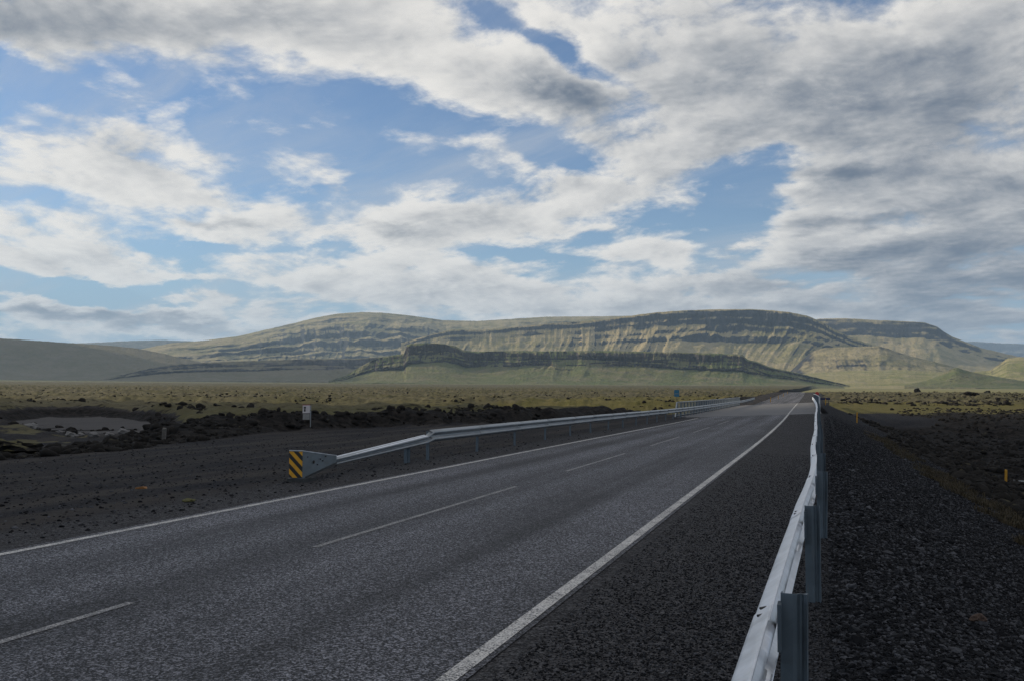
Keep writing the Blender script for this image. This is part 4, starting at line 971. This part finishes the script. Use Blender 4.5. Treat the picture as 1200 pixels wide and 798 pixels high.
def tufts(name, label, n, region, h, mat, seed):
    r = np.random.RandomState(seed); XY = region(r, n); zz = land(XY[:, 0], XY[:, 1])[0]; V = []; Fc = []
    for i in range(n):
        for b_ in range(7):
            a = r.uniform(0, 6.28); hh = h*r.uniform(0.5, 1.2); le = r.uniform(0.3, 0.9)*hh; w_ = 0.006+0.004*r.rand()
            bx, by = XY[i, 0]+r.uniform(-0.06, 0.06), XY[i, 1]+r.uniform(-0.06, 0.06); c_, s_ = math.cos(a), math.sin(a); k = len(V)
            V += [(bx-s_*w_, by+c_*w_, zz[i]-0.02), (bx+s_*w_, by-c_*w_, zz[i]-0.02), (bx+c_*le*0.4+s_*w_*0.7, by+s_*le*0.4-c_*w_*0.7, zz[i]+hh*0.65), (bx+c_*le*0.4-s_*w_*0.7, by+s_*le*0.4+c_*w_*0.7, zz[i]+hh*0.65), (bx+c_*le, by+s_*le, zz[i]+hh)]
            Fc += [(k, k+1, k+2, k+3), (k+3, k+2, k+4)]
    return tag(from_arrays(name, V, Fc, mat), label, None, kind="stuff")
tufts("grass", "dry brown grass along the foot of the gravel slope", 1500, pick(0, lambda r, n: polar(r, n, 990, 1300, 12, 60), lambda c, z, zn: zn['veg'] > 0.35), 0.13, M['grass'], 4)

# ------------------------------------------------------------------ cloud bank towards the sun: it keeps the road, the plain and the mesa in shade
def cloud_bank(name, shade_poly, alt, label, seed):
    """a lumpy cloud whose shadow falls on the given piece of land (x, y)"""
    off = SUN_DIR[:2]/SUN_DIR[2]*alt
    cx = np.mean([p[0] for p in shade_poly]); cy = np.mean([p[1] for p in shade_poly])
    n = 96; angs = np.linspace(0, 2*math.pi, n, endpoint=False); rads = []
    P_ = [np.array(p, float)-[cx, cy] for p in shade_poly]
    for a in angs:
        d = np.array([math.cos(a), math.sin(a)]); best = 100
        for i in range(len(P_)):
            p, q = P_[i], P_[(i+1) % len(P_)]; e = q-p; den_ = d[0]*e[1]-d[1]*e[0]
            if abs(den_) < 1e-9: continue
            t = (p[0]*e[1]-p[1]*e[0])/den_; u = (p[0]*d[1]-p[1]*d[0])/den_
            if t > 0 and 0 <= u <= 1: best = max(best, t)
        rads.append(best)
    rads = np.array(rads)*(1+0.06*fbm(np.cos(angs)*4+seed, np.sin(angs)*4, 4, seed))
    rings = []
    for k, (f, zt) in enumerate([(0.0, 1.0), (0.35, 0.9), (0.7, 0.75), (0.92, 0.45), (1.0, 0.1), (0.97, -0.15), (0.7, -0.25), (0.35, -0.25), (0.0, -0.25)]):
        x = cx+off[0]+rads*f*np.cos(angs); y = cy+off[1]+rads*f*np.sin(angs)
        rings.append(np.stack([x, y, alt+zt*160+90*fbm(x/420, y/420, 4, seed+k)*(1 if zt > 0 else 0.3)], -1))
    o = grid_object(name, np.stack(rings)[:, ::-1], M['cloud'], True, True); tag(o, label, None, kind="structure"); return o
m, t, b = material("cloud"); b.inputs['Base Color'].default_value = (0.85, 0.85, 0.85, 1); b.inputs['Roughness'].default_value = 1.0; b.inputs['Specular IOR Level'].default_value = 0.0
M['cloud'] = m
def loc_at(px, d):
    a = bearing(px, 455)[0]; return (d*math.sin(a), d*math.cos(a))
cloud_bank("cloud", [(-70, -220), (240, -240), (230, 105), (40, 112), (-14, 98), (-40, 72), (-62, 50)], 1600.0, "small grey cloud towards the sun above the road", 9)
cloud_bank("cloud", [loc_at(395, 3500), loc_at(455, 4300), loc_at(470, 5100), loc_at(300, 5600), loc_at(150, 5900), loc_at(-250, 6600), loc_at(-330, 3600)], 1600.0, "long grey cloud bank towards the sun above the plain", 5)

# ------------------------------------------------------------------ haze
hz = MB().box(-26000, 26000, -3000, 30000, -75, 1380)
m = bpy.data.materials.new("haze"); m.use_nodes = True; t = NT(m.node_tree); t.n.clear()
vol = t.new('ShaderNodeVolumePrincipled'); vol.inputs['Color'].default_value = (0.52, 0.74, 1.0, 1); vol.inputs['Density'].default_value = 3.6e-5; vol.inputs['Anisotropy'].default_value = 0.2
out = t.new('ShaderNodeOutputMaterial'); t.l.new(vol.outputs[0], out.inputs['Volume'])
tag(hz.build("haze", m), "thin evening haze over the plain", None, kind="stuff")
